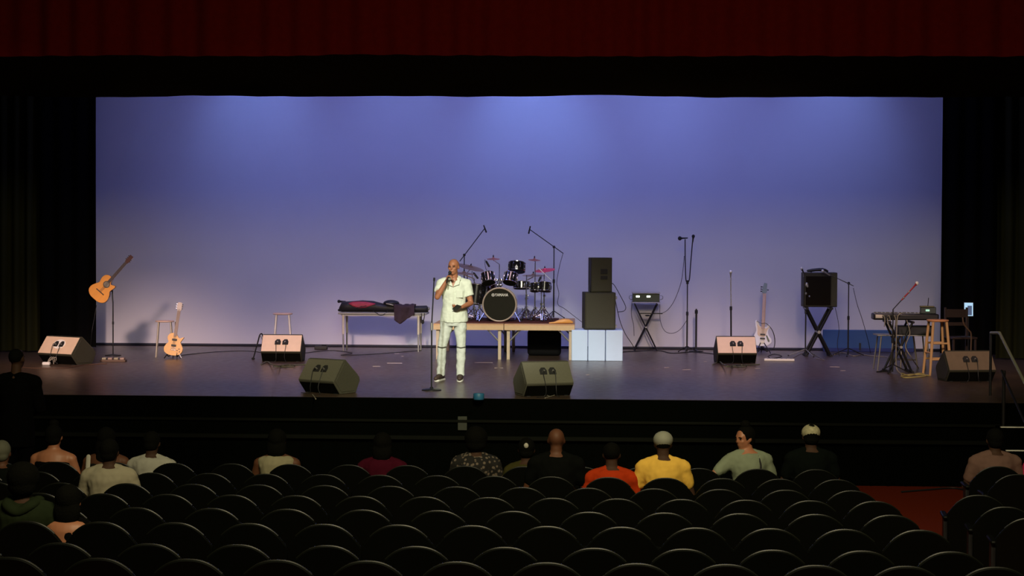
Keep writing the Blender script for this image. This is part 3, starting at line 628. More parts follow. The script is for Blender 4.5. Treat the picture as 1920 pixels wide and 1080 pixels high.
# stands
def kitstand(name, label, px, y, ztop, cat='drum stand', r=.2, rz=.2, mat=CHROME):
    b_ = at(px, 560, y); t = thing(name, label, cat, (b_.x, y, GZ)); H = ztop - GZ
    hub = .23
    for k in range(3):
        a_ = rz + k * 2 * PI / 3; d = Vector((math.cos(a_), math.sin(a_), 0))
        for e in (-.014, .014):
            pass
        m = MB(); n_ = Vector((-d.y, d.x, 0)) * .012
        m.tube([Vector((0, 0, hub)) + n_, d * r + n_ + Vector((0, 0, .01))], .006, 6); m.tube([Vector((0, 0, hub)) - n_, d * r - n_ + Vector((0, 0, .01))], .006, 6)
        m.tube([Vector((0, 0, .06)), d * r * .55 + Vector((0, 0, .11))], .006, 6); l = m.obj('leg', mat, t)
        m = MB(); m.ell(d * r + Vector((0, 0, .014)), (.018, .018, .014), seg=8, rings=6); m.obj('rubber_foot', RUBBER, l)
    m = MB(); m.cyl((0, 0, .05), (0, 0, H * .55), .013); m.cyl((0, 0, H * .5), (0, 0, H), .009); m.obj('tube', mat, t)
    m = MB()
    for z in (hub, H * .55): m.cyl((0, 0, z - .02), (0, 0, z + .02), .022); m.ell((.03, -.01, z), (.016, .006, .01), seg=8, rings=6)
    m.obj('wing_nut', mat, t); return t, H
def cymbal_stand(label, px, y, pc, r, tilt, mat, arm=True, rz=.2, smat=CHROME):
    c = at(pc[0], pc[1], y); t, H = kitstand('cymbal_stand', label, px, y, c.z - (.10 if arm else .0), 'cymbal', rz=rz, mat=smat)
    lc = c - Vector(t.location)
    if arm: m = MB(); m.tube([(0, 0, H), lc + Vector((0, 0, -.03))], .008); m.obj('boom_arm', smat, t)
    M = Euler(tilt).to_matrix(); ax = M @ Vector((0, 0, 1))
    m = MB(); m.lathe([(.003, .032), (r * .12, .028), (r * .2, .012), (r * .5, .006), (r, -.006), (r, -.009), (r * .5, .002), (r * .2, .008), (.003, .02)], lc, ax, 36); m.obj('cymbal', mat, t)
    m = MB(); m.cyl(lc - ax * .03, lc + ax * .07, .006); m.ell(lc + ax * .045, (.014, .014, .014), seg=8, rings=6); m.obj('felt_and_nut', RUBBER, t)
BRZ = pm('bronze_cymbal', (.42, .24, .12), .3, .8, .1); RBRZ = pm('copper_cymbal', (.60, .20, .13), .3, .7, .1); REDC = pm('red_cymbal', (.80, .04, .09), .35, .2, .1)
cymbal_stand('large bronze cymbal tilted beside the singer, highest left cymbal', 876, yt2 + .5, (882, 501), .25, (R(8), R(14), 0), BRZ)
cymbal_stand('flat dark cymbal just below the large tilted one beside the singer', 889, yt2 + .1, (870, 512), .20, (R(4), R(4), 0), BRZ, rz=.9)
cymbal_stand('small copper cymbal above the left rack tom', 936, yt2 + .4, (925, 485), .115, (R(8), 0, 0), RBRZ, rz=.5)
cymbal_stand('small copper cymbal above the right side of the kit', 1003, yt2 + .3, (1002, 487), .11, (R(8), R(3), 0), RBRZ, False)
cymbal_stand('bright red cymbal at the right end of the kit', 1020, yt2 + .35, (1022, 506), .18, (R(10), R(-6), 0), REDC, rz=.7, smat=CHROME)
cymbal_stand('dull bronze cymbal below the red one', 986, yt2 + .55, (1000, 516), .20, (R(4), 0, 0), BRZ, rz=1.0, smat=CHROME)
kitstand('drum_stand', 'chrome stand under the small side drums at the right', 1015, yt2 + .15, at(1015, 545, yt2).z, rz=.6)
kitstand('drum_stand', 'chrome stand rising left of the small side drums', 987, yt2 + .2, at(987, 516, yt2).z, rz=.1)
kitstand('drum_stand', 'chrome stand left of the bass drum behind the singer', 899, yt2 + .1, at(899, 548, yt2).z, rz=.4)
t = thing('bass_drum_pedal', 'chrome foot pedal low behind the bass drum at its right', 'pedal', (at(975, 600, yt2 + .7).x, yt2 + .7, GZ))
m = MB(); m.box((0, 0, .05), (.08, .26, .012), (.25, 0, 0)); m.obj('footboard', CHROME, t); m = MB(); m.tube([(-.05, -.12, .0), (-.05, -.12, .22), (.05, -.12, .22), (.05, -.12, 0)], .008); m.obj('frame', CHROME, t)
# small drum microphones
for px, py, lab, dx in ((915, 497, 'small black clip microphone above the left rack tom', .03), (893, 519, 'small black clip microphone over the floor tom beside the singer', .04), (1011, 527, 'small black clip microphone over the right side drums', -.02)):
    b_ = at(px, py, yt2 + .1); t = thing('drum_microphone', lab, 'microphone', b_)
    m = MB(); m.tube([(-dx, 0, .06), (dx * .6, 0, -.02)], .019, 10, True); m.obj('microphone_body', RUBBER, t); m = MB(); m.tube(spline([(-dx, 0, .06), (-dx * 2, .02, .09), (-dx * 1.5, .05, -.05), (0, .08, -.14)], 5), .004, 6); m.obj('gooseneck', RUBBER, t)
# drumstick-like pale rod by the red cymbal
m = MB(); o_ = at(1020, 512, yt2); m.tube([at(1010, 503, yt2) - o_, at(1033, 525, yt2) - o_], .007, 8, True); o = m.obj('boom_rod', WHITEP); o.location = o_; tag(o, 'pale slanting rod in front of the red cymbal', 'rod')
# gourd on the platform corner
b_ = Q(1052, 603, yf + .25); t = thing('gourd_shaker', 'tan gourd-shaped instrument lying on the right front corner of the drum platform', 'percussion instrument', (b_.x, yf + .25, PZ), .1)
m = MB(); m.tube([(-.20, 0, .012), (-.12, 0, .018), (-.05, 0, .032), (.05, 0, .046), (.13, 0, .042), (.19, 0, .026)], [.011, .016, .03, .044, .04, .022], 16, True); m.obj('gourd_body', pm('tan_gourd', (.70, .33, .09), .4), t)
# black case below
b_ = P(1020, 668)
t = thing('soft_case', 'black rounded instrument case under the right end of the drum platform', 'case', b_ + Vector((0, .3, 0)))
m = MB(); m.box((0, 0, .235), (.60, .42, .46)); m.obj('case_body', pm('black_case', (.004, .004, .0045), .8, spec=.1), t, .06, seg=4)
m = MB(); m.tube(spline([(-.1, -.2, .44), (-.07, -.23, .47), (.07, -.23, .47), (.1, -.2, .44)], 5), .012); m.obj('handle', RUBBER, t)

# ------------------------------------------------------------ speaker stack on white cubes
BLU = pm('blue_lit_cube_white', (.54, .70, .98), .55, 0, .03)  # white cubes, the blue light on them tinted into the colour
yc = P(1118, 677).y
for pa, pb, lab in ((1071.5, 1101.5, 'white display cube, leftmost of the three under the speaker stack'), (1102.5, 1134.5, 'white display cube in the middle of the three under the speaker stack'), (1135.5, 1167.5, 'white display cube, rightmost of the three under the speaker stack')):
    xa, xb = Q(pa, 677, yc).x, Q(pb, 677, yc).x
    m = MB(); m.box(((xa + xb) / 2, yc + .30, .265), (xb - xa, .60, .53)); o = m.obj('display_cube', BLU, None, .012); tag(o, lab, 'box', 'white cubes under the speakers')
ys = yc + .06; z0 = .535
c = Q(1121, 617, ys)
CABS = pm('stack_speaker_carpet', (.030, .029, .015), .75, 0, .2, 60, .3); GRLS = pm('stack_speaker_grille', (.034, .033, .018), .65, 0, .2, 90, .2)
def cab(label, pxa, pxb, zb, zt_, y, dep, rz, top=False):
    xa, xb = Q(pxa, 560, y).x, Q(pxb, 560, y).x; W = xb - xa; H = zt_ - zb
    t = thing('loudspeaker', label, 'speaker', ((xa + xb) / 2, y + dep / 2, zb), rz, 'stacked loudspeakers')
    m = MB(); m.prism([(-W / 2, -dep / 2), (W / 2, -dep / 2), (W / 2 * (.8 if top else 1), dep / 2), (-W / 2 * (.8 if top else 1), dep / 2)], 0, H); m.obj('cabinet', CABS, t, .008)
    m = MB(); m.box((0, -dep / 2 - .004, H / 2), (W * .93, .012, H * .94)); g = m.obj('grille', GRLS, t, .004)
    if top:
        for z in (H * .60, H * .42): m = MB(); m.box((.04, -dep / 2 - .014, z), (.12, .012, .085 if z > H * .5 else .06)); m.obj('connector_dish', RUBBER, t, .003)
        m = MB(); m.box((-W / 2 - .002, -dep * .2, .06), (.01, .04, .12)); m.obj('corner_bracket', BLKMET, t)
    else:
        for z in (.05, H - .09):
            m = MB(); m.box((W / 2 + .015, -dep * .3, z), (.035, .06, .05)); m.obj('corner_latch', STEEL, t, .006)
    for s in (-1, 1): m = MB(); m.box((s * W * .38, 0, -.001), (.04, dep * .6, .008)); m.obj('foot', RUBBER, t)
    return H
zs = Q(1121, 548.5, ys).z
cab('large dark sub speaker cabinet standing on the white cubes', 1094, 1152, .54, zs, ys, .55, R(5))
cab('tall dark speaker with two black connector dishes on the sub speaker', 1103, 1143.5, zs + .005, Q(1121, 483, ys).z, ys + .02, .40, R(12), True)

# ------------------------------------------------------------ effects rack on x stand
b_ = P(1211, 658)
def xstand(name, label, base, h, w, mat, dep=.35, r=.012, group=None):
    t = thing(name, label, 'stand', base)
    for y in (-dep / 2, dep / 2):
        for s in (-1, 1):
            m = MB(); m.tube([(-s * w / 2, y * (.9 if s > 0 else .8), .012), (s * w / 2, y * (.9 if s > 0 else .8), h - .012)], r, 8); m.obj('leg', mat, t)
    for s in (-1, 1):
        m = MB(); m.tube([(s * w / 2, -dep / 2 - .05, h - .012), (s * w / 2, dep / 2 + .05, h - .012)], r * 1.1, 8); m.obj('top_bar', mat, t)
        m = MB(); m.tube([(s * w / 2, -dep / 2 - .05, .014), (s * w / 2, dep / 2 + .05, .014)], r * 1.1, 8); m.obj('foot_bar', RUBBER, t)
    m = MB(); m.cyl((0, -dep / 2 - .02, h / 2), (0, dep / 2 + .02, h / 2), r * 1.2); m.obj('pivot', STEEL, t); return t
b_.y -= .0
hz = Q(1211, 569, b_.y + .2).z
t = xstand('folding_x_stand', 'thin black folding stand under the small white-framed rack unit', b_ + Vector((0, .2, 0)), hz, .42, BLKMET)
m = MB(); m.box((.10, -.12, Q(1211, 588, b_.y).z), (.42, .06, .02)); m.ell((.03, -.12, Q(1211, 590, b_.y).z - .02), (.05, .03, .015)); m.obj('cross_shelf', BLKMET, t)
t = thing('rack_unit', 'small green-black audio rack unit with pale frame and two lit meters', 'amplifier', b_ + Vector((0, .2, hz + .012)))
Wr = (Q(1235, 560, b_.y).x - Q(1183, 560, b_.y).x)
m = MB(); m.box((0, 0, .10), (Wr * .97, .36, .15)); m.obj('chassis', pm('green_black', (.02, .035, .018), .4), t, .005)
m = MB(); m.box((0, 0, .01), (Wr * 1.02, .40, .02)); m.box((0, 0, .19), (Wr * 1.02, .40, .02)); part_label(m.obj('frame', pm('grey_frame', (.45, .42, .38), .5), t, .004), 'pale frame rails')
LED = pm('lit_meter', (.8, .9, .7), .5, emit=(.85, 1, .75), estr=2.6)
for px in (1196, 1216): m = MB(); m.box((Q(px, 556, b_.y).x - b_.x, -.184, .125), (.068, .012, .035)); m.obj('meter_lamp', LED, t, .006)
for s in (-1, 1): m = MB(); m.tube(spline([(s * Wr * .5, -.1, .06), (s * (Wr * .5 + .05), -.1, .08), (s * (Wr * .5 + .05), -.1, .13), (s * Wr * .5, -.1, .14)], 4), .007); m.obj('handle', STEEL, t)

# ------------------------------------------------------------ amplifier on x stand
b_ = P(1536, 669); b_.y += .22
yq = b_.y - .2
hz = Q(1538, 577, yq).z
t = xstand('folding_x_stand', 'heavy black folding stand carrying the guitar amplifier', b_, hz, (Q(1560, 600, yq).x - Q(1514, 600, yq).x), BLKMET, .34, .024)
xa, xb = Q(1507, 560, yq).x, Q(1570, 560, yq).x; za = hz + .012; zt_ = Q(1538, 511, yq).z; H = zt_ - za
t = thing('guitar_amplifier', 'dark brown guitar amplifier cabinet on a crossed black stand', 'amplifier', ((xa + xb) / 2, b_.y, za), 0)
m = MB(); m.box((0, 0, H / 2), (xb - xa, .38, H)); m.obj('cabinet', pm('brown_black_tolex', (.016, .013, .006), .6, 0, .2, 50), t, .012)
m = MB(); m.box((-.04, -.193, H * .47), ((xb - xa) * .74, .012, H * .84)); m.obj('grille_cloth', pm('dark_grille_cloth', (.012, .009, .005), .9, 0, .3, 120), t, .004)
m = MB(); m.box(((xb - xa) * .41, -.193, H * .5), ((xb - xa) * .16, .012, H * .95)); part_label(m.obj('side_strip', pm('olive_strip', (.035, .032, .012), .6), t), 'olive strip at right')
m = MB(); m.tube(spline([(-.15, 0, H), (-.12, 0, H + .035), (.0, 0, H + .05), (.12, 0, H + .035), (.15, 0, H)], 4), .012, flat=1.5); m.obj('handle', RUBBER, t)
for kx, kz, s in ((-.25, .40, .03), (-.235, .37, .02), (-.26, .24, .018), (-.2, .19, .014)): m = MB(); m.ell((kx, -.215, kz), (s, .015, s * 1.3), seg=10); m.obj('knob', STEEL, t)
# black amp head / cloth on top
lump('folded_cloth', [(-.18, 0, .02), (-.05, 0, .035), (.08, 0, .045), (.16, 0, .02)], [.03, .045, .05, .02], DK, 'crumpled black cloth on top of the guitar amplifier', 'cloth', Vector(((xa + xb) / 2 - .02, b_.y - .06, zt_ + .01)), flat=.7)

# ------------------------------------------------------------ blue panel low behind right side
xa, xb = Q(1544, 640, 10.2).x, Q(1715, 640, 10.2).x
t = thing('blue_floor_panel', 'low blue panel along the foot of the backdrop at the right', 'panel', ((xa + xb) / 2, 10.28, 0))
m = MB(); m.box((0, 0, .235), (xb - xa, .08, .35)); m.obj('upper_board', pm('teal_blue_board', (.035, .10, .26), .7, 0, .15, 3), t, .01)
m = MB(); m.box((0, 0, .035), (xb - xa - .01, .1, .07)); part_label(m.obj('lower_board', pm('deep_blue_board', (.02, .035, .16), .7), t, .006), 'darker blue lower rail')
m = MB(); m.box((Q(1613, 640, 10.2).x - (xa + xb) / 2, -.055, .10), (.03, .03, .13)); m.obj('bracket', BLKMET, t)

# ------------------------------------------------------------ keyboards right
b_ = P(1684, 700)
yk = b_.y + .35
zk = Q(1684, 603, yk - .3).z
t = xstand('keyboard_stand', 'black crossed keyboard stand tangled with cables', Vector((Q(1684, 650, yk).x, yk, 0)), zk, .36, BLKMET, .5, .018)
m = MB(); m.tube([(-.2, -.2, .02), (-.38, -.25, .012)], .01); m.obj('outrigger', BLKMET, t)
xa, xb = Q(1636, 590, yk).x, Q(1757, 590, yk).x; cx = (xa + xb) / 2
t = thing('electronic_keyboard', 'long black electronic keyboard on the crossed stand at the right', 'keyboard', (cx, yk, zk + .012), R(-3))
m = MB(); m.box((0, 0, .055), (xb - xa, .34, .10)); m.obj('case', pm('keyboard_black', (.006, .005, .007), .35), t, .02, seg=3)
m = MB(); m.box((-(xb - xa) / 2 + .085, -.172, .062), (.11, .012, .055)); part_label(m.obj('end_label', pm('pale_label', (.62, .55, .48), .5), t, .01), 'pale patch at the left end')
m = MB()
for k in range(52): m.box((-.47 + k * .0185, .10, .108), (.0165, .13, .008))
m.obj('white_keys', pm('ivory_keys', (.35, .34, .30), .3), t)
m = MB()
for k in range(52):
    if k % 7 in (0, 1, 3, 4, 5): m.box((-.461 + k * .0185, .075, .116), (.009, .08, .01))
m.obj('black_keys', BLACK, t)
for px in (1652, 1662, 1672): m = MB(); x = Q(px, 580, yk).x - cx; m.tube(spline([(x, -.17, .06), (x + .02, -.20, .07), (x + .04, -.2, .0), (x + .03, -.21, -.1)], 4), .008); m.obj('cable', GREYCAB, t)
m = MB(); m.box((0, 0, .06), (.56, .34, .14)); o = m.obj('lower_equipment_case', pm('black_gear', (.010, .012, .016), .5), None, .01); o.location = (Q(1722, 600, yk).x, yk + .35, zk - .22); tag(o, 'dark boxy equipment below the right end of the keyboard', 'equipment box')
# support for it: low table
tt = thing('side_table', 'thin grey side table behind the keyboard stand', 'table', (Q(1700, 620, yk).x, yk + .38, 0)); zz = zk - .22
m = MB(); m.box((0, 0, zz - .022), (.86, .42, .02)); m.obj('tabletop', STEEL, tt, .003)
for sx in (-1, 1):
    for sy in (-1, 1): m = MB(); m.tube([(sx * .36, sy * .17, zz - .03), (sx * .42, sy * .2, 0)], .012); m.obj('leg', STEEL, tt)
t = thing('sound_module', 'small teal-lit sound module on the right end of the keyboard', 'sound module', (Q(1740, 575, yk).x, yk, zk + .125), R(-8))
m = MB(); m.box((0, .02, .045), (.24, .2, .10)); m.obj('case', pm('dark_teal_case', (.02, .035, .035), .4), t, .008)
m = MB(); m.box((-.01, -.084, .045), (.06, .01, .03)); m.obj('display_lamp', pm('teal_display', (.4, .7, .55), .4, emit=(.5, 1, .8), estr=.6), t, .003)
m = MB(); m.box((-.02, -.05, .105), (.22, .12, .02)); m.obj('lid', pm('olive_lid', (.10, .09, .03), .5), t, .004)
m = MB(); m.tube([(0, .05, .1), (.01, .05, .24)], .006); m.obj('antenna', BLKMET, t)
# boom microphone over the keyboard
b2 = Vector((Q(1670, 690, yk - .15).x, yk - .3, 0))
t = thing('microphone_stand', 'boom stand with red microphone reaching over the keyboard', 'microphone stand', b2); stand_legs(t, 'tripod', .26, .14, rz=.1)
h = Q(1672, 580, b2.y).z; pole(t, h, .013, clutch=.5)
REDM = pm('dark_red_boom', (.35, .02, .03), .4, .3)
A_ = Vector((0, 0, h)); B_ = Q(1714, 537, b2.y) - b2
m = MB(); m.tube([A_, A_.lerp(B_, .45)], .008); m.obj('boom', BLKMET, t); m = MB(); m.tube([A_.lerp(B_, .4), B_], .012); part_label(m.obj('boom_tip', REDM, t), 'red boom tip')
for f in (.5, .75): m = MB(); q = A_.lerp(B_, f); m.ell(q, (.02, .02, .02)); m.obj('joint', STEEL, t)
mic(t, B_ + (B_ - A_).normalized() * .05, B_ - A_, .028, WHITEP, L=.09, body=REDM)
# laptop / tablet screen on a stand far right
b2 = P(1815, 672); ysn = b2.y
t = thing('lit_tablet', 'small bright white-blue screen on a stand at the far right', 'screen', (b2.x, ysn, 0), R(-6))
zc = Q(1815, 580, ysn).z
m = MB(); m.box((0, 0, zc), (.17, .02, .26), (R(-6), 0, 0)); m.obj('frame', BLACK, t, .004)
m = MB(); m.box((0, -.013, zc), (.15, .004, .235), (R(-6), 0, 0)); part_label(m.obj('display', pm('tablet_glow', (.3, .5, .7), .4, emit=(.45, .75, 1.0), estr=.75), t), 'white-blue lit display')
m = MB(); m.box((.018, -.017, zc - .02), (.075, .004, .17), (R(-6), 0, 0)); m.obj('display_window', pm('tablet_dark', (.02, .05, .12), .4, emit=(.06, .12, .25), estr=.5), t)
m = MB(); m.cyl((0, 0, .02), (0, 0, zc - .1), .012); m.obj('pole', BLKMET, t); stand_legs(t, 'round')
# brown chair frame behind the right wedge
t = thing('wooden_chair', 'dark brown wooden chair behind the rightmost floor monitor', 'chair', (Q(1800, 660, 6.9).x, 6.9, 0), R(10))
DKW = pm('dark_brown_wood', (.022, .010, .006), .5)
m = MB(); m.box((0, 0, .46), (.44, .42, .035)); m.obj('seat', DKW, t, .008)
for sx in (-1, 1):
    m = MB(); m.box((sx * .19, .19, .48), (.035, .035, .96)); m.obj('leg', DKW, t, .004); m = MB(); m.box((sx * .19, -.18, .22), (.035, .035, .44)); m.obj('leg', DKW, t, .004)
m = MB(); m.box((0, .19, .86), (.40, .02, .14)); m.box((0, .19, .68), (.40, .02, .06)); m.obj('backrest', DKW, t, .004)
t = thing('curved_cane', 'thin curved brown rod standing behind the rightmost floor monitor', 'rod', (Q(1818, 668, 6.2).x, 6.2, 0))
m = MB(); m.tube(spline([(-.12, 0, .83), (-.10, 0, .72), (-.02, 0, .62), (.02, 0, .55), (.02, 0, .3), (.02, 0, .0)], 6), .013); m.obj('rod', pm('brown_rod', (.09, .05, .025), .5), t)

# ------------------------------------------------------------ floor odds and ends
t = thing('power_strip', 'white power strip lying right of the bass guitar stand', 'power strip', P(1461, 677), R(-1))
m = MB(); m.box((0, 0, .022), (.52, .06, .04)); m.obj('housing', WHITEP, t, .008)
for k in range(6): m = MB(); m.box((-.2 + k * .08, -.0, .043), (.03, .03, .004)); m.obj('outlet', BLACK, t)
t = thing('adapter_plug', 'white power adapter with cable tuft under the left floor monitor', 'adapter', P(87, 685))
m = MB(); m.box((0, 0, .028), (.13, .08, .055)); m.obj('housing', WHITEP, t, .02, seg=3)
for k in range(3): m = MB(); m.tube(spline([(.02, 0, .05), (.05 + k * .03, .0, .11), (.09 + k * .03, .02, .13), (.12 + k * .02, 0, .03 * k + .02)], 5), .006); m.obj('cable', GREYCAB, t)
t = thing('effects_pedalboard', 'cluttered pedalboard with pale cables at the foot of the acoustic guitar stand', 'pedalboard', P(213, 678), R(3))
m = MB(); m.box((0, 0, .018), (.42, .16, .035)); m.obj('board', pm('brown_board', (.12, .07, .045), .6), t, .005)
for k in range(4): m = MB(); m.box((-.15 + k * .10, 0, .052), (.07, .11, .035)); m.obj('pedal', pm('pedal_pink', (.34, .24, .19), .5) if k % 2 else pm('pedal_olive', (.30, .27, .18), .5), t, .006)
t = thing('junction_box', 'small black box on the floor near the foot of the backdrop, by the folding table', 'box', P(602, 655))
m = MB(); m.box((0, 0, .035), (.24, .12, .07)); m.obj('housing', BLACK, t, .01); m = MB(); m.ell((.06, -.02, .08), (.05, .03, .015)); m.obj('cover', RUBBER, t)
m = MB(); m.lathe([(.0, 0), (.066, 0), (.070, .01), (.071, .072), (.067, .078), (.06, .078), (.058, .02), (.0, .02)], seg=28); o = m.obj('blue_bowl', pm('teal_blue_plastic', (.02, .13, .26), .5)); o.location = P(897.5, 749.0); o.location.z = 0; tag(o, 'small blue round container at the edge of the stage', 'container')
TAPE = pm('pale_tape', (.55, .46, .42), .7)
for i, (px, py, L, a_) in enumerate(((744, 663, .08, .2), (755, 668, .04, 1), (740, 681, .25, .03), (907, 680, .3, .05), (930, 690, .05, 1.2), (940, 690, .05, .3), (1322, 678, .05, .3), (1287, 693, .14, .5), (1250, 689, .08, .1), (1420, 691, .09, .5), (1440, 671, .10, 0), (1565, 688, .16, -.2), (1580, 695, .08, .2), (706, 687, .12, 0), (1102, 703, .07, 1.0))):
    m = MB(); m.box((0, 0, .0015), (L, .035, .003)); o = m.obj('floor_tape', TAPE, smooth=False); o.location = P(px, py); o.rotation_euler.z = a_
    tag(o, 'short strip of pale tape stuck to the stage floor', 'tape', 'bits of pale tape on the stage floor')

# ------------------------------------------------------------ cables
def cable(pts, label, r=.006, mat=CABLE, name='cable'):
    P_ = spline(pts, 8); c = P_[0].copy(); m = MB(); m.tube([p - c for p in P_], r, 6); o = m.obj(name, mat); o.location = c; tag(o, label, 'cable'); return o
def F(px, py, z=.008): return P(px, py, z)
cable([Q(1056, 474, 8.9), Q(1049, 500, 8.9), Q(1044, 530, 8.9), Q(1048, 550, 8.9), Q(1046, 570, 8.9), Q(1060, 580, 8.6), Q(1091, 604, 7.8)], 'black cable looping from the right overhead microphone stand to the speakers', .005)
cable([Q(1146, 531, 7.7), Q(1152, 535, 7.8), Q(1165, 558, 8.3), Q(1173, 575, 8.6), Q(1170, 583, 8.8), Q(1158, 585, 8.6)], 'black cable curling out right of the upper speaker', .006)
cable([Q(1153, 560, 7.8), Q(1162, 600, 8.2), Q(1172, 625, 8.6), Q(1185, 645, 9.2), F(1192, 659)], 'black cable dropping from the speakers to the rack stand foot', .006)
cable([Q(1185, 568, 9.5), Q(1184, 590, 9.5), Q(1188, 610, 9.5), Q(1189, 630, 9.5)], 'thin black cable hanging below the left end of the rack unit', .005)
cable([Q(1283, 480, 9.7), Q(1278, 525, 9.7), Q(1266, 560, 9.7), Q(1253, 580, 9.6), Q(1240, 588, 9.5)], 'thin cable arcing from the forked stand to the rack shelf', .005)
cable([Q(1237, 570, 9.6), Q(1238, 600, 9.6), Q(1246, 620, 9.6), Q(1260, 625, 9.6), Q(1275, 618, 9.7), Q(1288, 600, 9.7)], 'thin cable sagging low between rack unit and forked stand', .005)
cable([Q(181, 572, 6.5), Q(178, 590, 6.5), Q(172, 625, 6.4), F(168, 672)], 'thin cable falling from the acoustic guitar to the floor', .004)
cable([Q(1600, 540, 8.9), Q(1607, 570, 8.9), Q(1617, 600, 9.0), Q(1628, 640, 9.2), F(1632, 662)], 'thin cable slanting down right of the amplifier boom stand', .005)
cable([Q(1566, 577, 8.8), Q(1571, 600, 8.8), Q(1573, 620, 8.8), Q(1570, 645, 8.8), F(1574, 668)], 'thin cable hanging from the right side of the amplifier', .005)
cable([F(570, 662), F(620, 657), F(660, 662), F(640, 666), F(700, 664), F(790, 657)], 'long black cable running across the floor under the folding table', .006)
cable([F(1165, 660), F(1230, 657), F(1260, 662), F(1300, 660), F(1340, 664), F(1345, 668)], 'black floor cable running past the rack stand and forked stand', .008)
cable([F(340, 666), F(400, 660), F(460, 658), F(500, 662), F(520, 664)], 'black floor cable between the electric guitar and the stool', .006)
cable([F(1480, 676), F(1500, 664), F(1520, 664), F(1546, 675), F(1530, 672)], 'grey floor cable beside the power strip', .006, GREYCAB)
cable([F(1565, 665), F(1580, 661), F(1600, 667), F(1615, 664), F(1605, 660), F(1625, 666), F(1660, 669), F(1668, 672)], 'pale cable coiled on the floor at the amplifier boom stand', .010, GREYCAB)
cable([F(1690, 700), F(1705, 704), F(1725, 700), F(1735, 705), F(1700, 708), F(1690, 705), F(1715, 702), F(1742, 704)], 'yellowish cable coiled under the keyboard stand', .012, YELCAB)
yy = yk - .28
cable([Q(1690, 587, yy), Q(1683, 594, yy), Q(1681, 620, yy), Q(1680, 660, yy), Q(1681, 690, yy), F(1690, 702)], 'pale cable hanging in front of the keyboard stand, leftmost hanging one', .010, GREYCAB)
cable([Q(1664, 597, yy), Q(1666, 610, yy), Q(1674, 625, yy), Q(1672, 660, yy), F(1668, 694)], 'grey cable drooping from the left end of the keyboard', .009, GREYCAB)
cable([Q(1700, 600, yy), Q(1706, 625, yy), Q(1698, 650, yy), Q(1710, 672, yy), F(1722, 690)], 'grey cable swinging down behind the keyboard stand', .008, GREYCAB)
cable([F(200, 682), F(160, 684), F(120, 690), F(60, 690), F(20, 686)], 'brown floor cable trailing left past the left floor monitor', .007, pm('brown_cable', (.10, .05, .03), .6))
cable([F(1445, 672), F(1440, 668), F(1452, 664), F(1466, 668), F(1450, 672)], 'small dark cable loop beside the power strip', .006)
cable([P(1830, 925, -1.06), P(1790, 915, -1.06), P(1740, 918, -1.06), P(1690, 922, -1.06)], 'dark cable trailing over the auditorium floor below the stage', .01)
for px, lab in ((531, 'tangled grey-green cable in front of the brightly lit monitor by the stool'), (1378, 'tangled grey-green cable in front of the brightly lit monitor near the bass guitar')):
    cable([F(px - 42, 684), F(px - 30, 678, .02), F(px - 22, 683, .05), F(px - 12, 686, .10), F(px - 2, 685, .02), F(px + 12, 684, .07), F(px + 22, 686, .02), F(px + 8, 688), F(px - 18, 687, .03), F(px + 30, 684, .01), F(px + 46, 683)], lab, .009, pm('grey_green_cable', (.10, .11, .07), .6))
# microphone cable clutter under the right front wedge
cable([F(1040, 741), F(1022, 746), F(1030, 743), F(1012, 738)], 'pale cable end beneath the right front monitor', .006, GREYCAB)
cable([F(586, 740), F(589, 744), F(592, 748)], 'pale cable end beneath the left front monitor', .008, GREYCAB)

# ------------------------------------------------------------ stairs handrail and white step
RAIL = pm('brushed_rail', (.30, .30, .22), .4, .2)
t = thing('stair_handrail', 'grey metal handrail beside the stage steps at the far right', 'handrail', P(1878, 757))
o_ = Vector(t.location); yr = o_.y - .12
m = MB(); a_ = Q(1858, 624, yr + 1.3) - o_; b_ = Q(1874, 624, yr + 1.0) - o_; c_ = Q(1930, 735, yr - .6) - o_
m.tube(spline([a_, b_.lerp(a_, .1)], 2), .02); m.tube([b_, c_], .02, 10, True); m.tube([b_.lerp(a_, .1), b_], .02); m.obj('rail', RAIL, t)
m = MB(); q = Q(1878, 695, yr) - o_; m.cyl((0, -.10, -1.07), (0, -.10, q.z), .022); m.obj('post', BLKMET, t)
m = MB(); q2 = Q(1858, 624, yr + 1.3) - o_; m.cyl((a_.x, a_.y, -o_.z), a_, .018); m.obj('post', BLKMET, t)
m = MB(); m.tube([q, Q(1925, 800, yr - .9) - o_], .015); m.obj('lower_rail', BLKMET, t)
t = thing('stage_steps', 'dark steps with pale edges going up to the stage at the far right', 'steps', (Q(1930, 800, -.6).x + .2, -.56, fz(0)))
for k in range(4):
    zz = .27 * (3 - k) ; zz = .80 - k * .26
    m = MB(); m.box((0, .3 - k * .28, zz / 2), (1.0, .28, zz)); s_ = m.obj('step', DARKW, t)
    m = MB(); m.box((0, .3 - k * .28 - .12, zz + .006), (1.0, .04, .012)); part_label(m.obj('nosing', pm('white_nosing', (.85, .85, .78), .5), s_), 'pale nosing strip')
m = MB(); m.box((0, 0, .05), (.12, .03, .18)); o = m.obj('wall_socket_plate', pm('grey_green_plate', (.025, .03, .02), .6), None, .005); o.location = Q(867, 801, -.055); tag(o, 'small grey-green plate on the dark stage front below the singer', 'outlet plate')

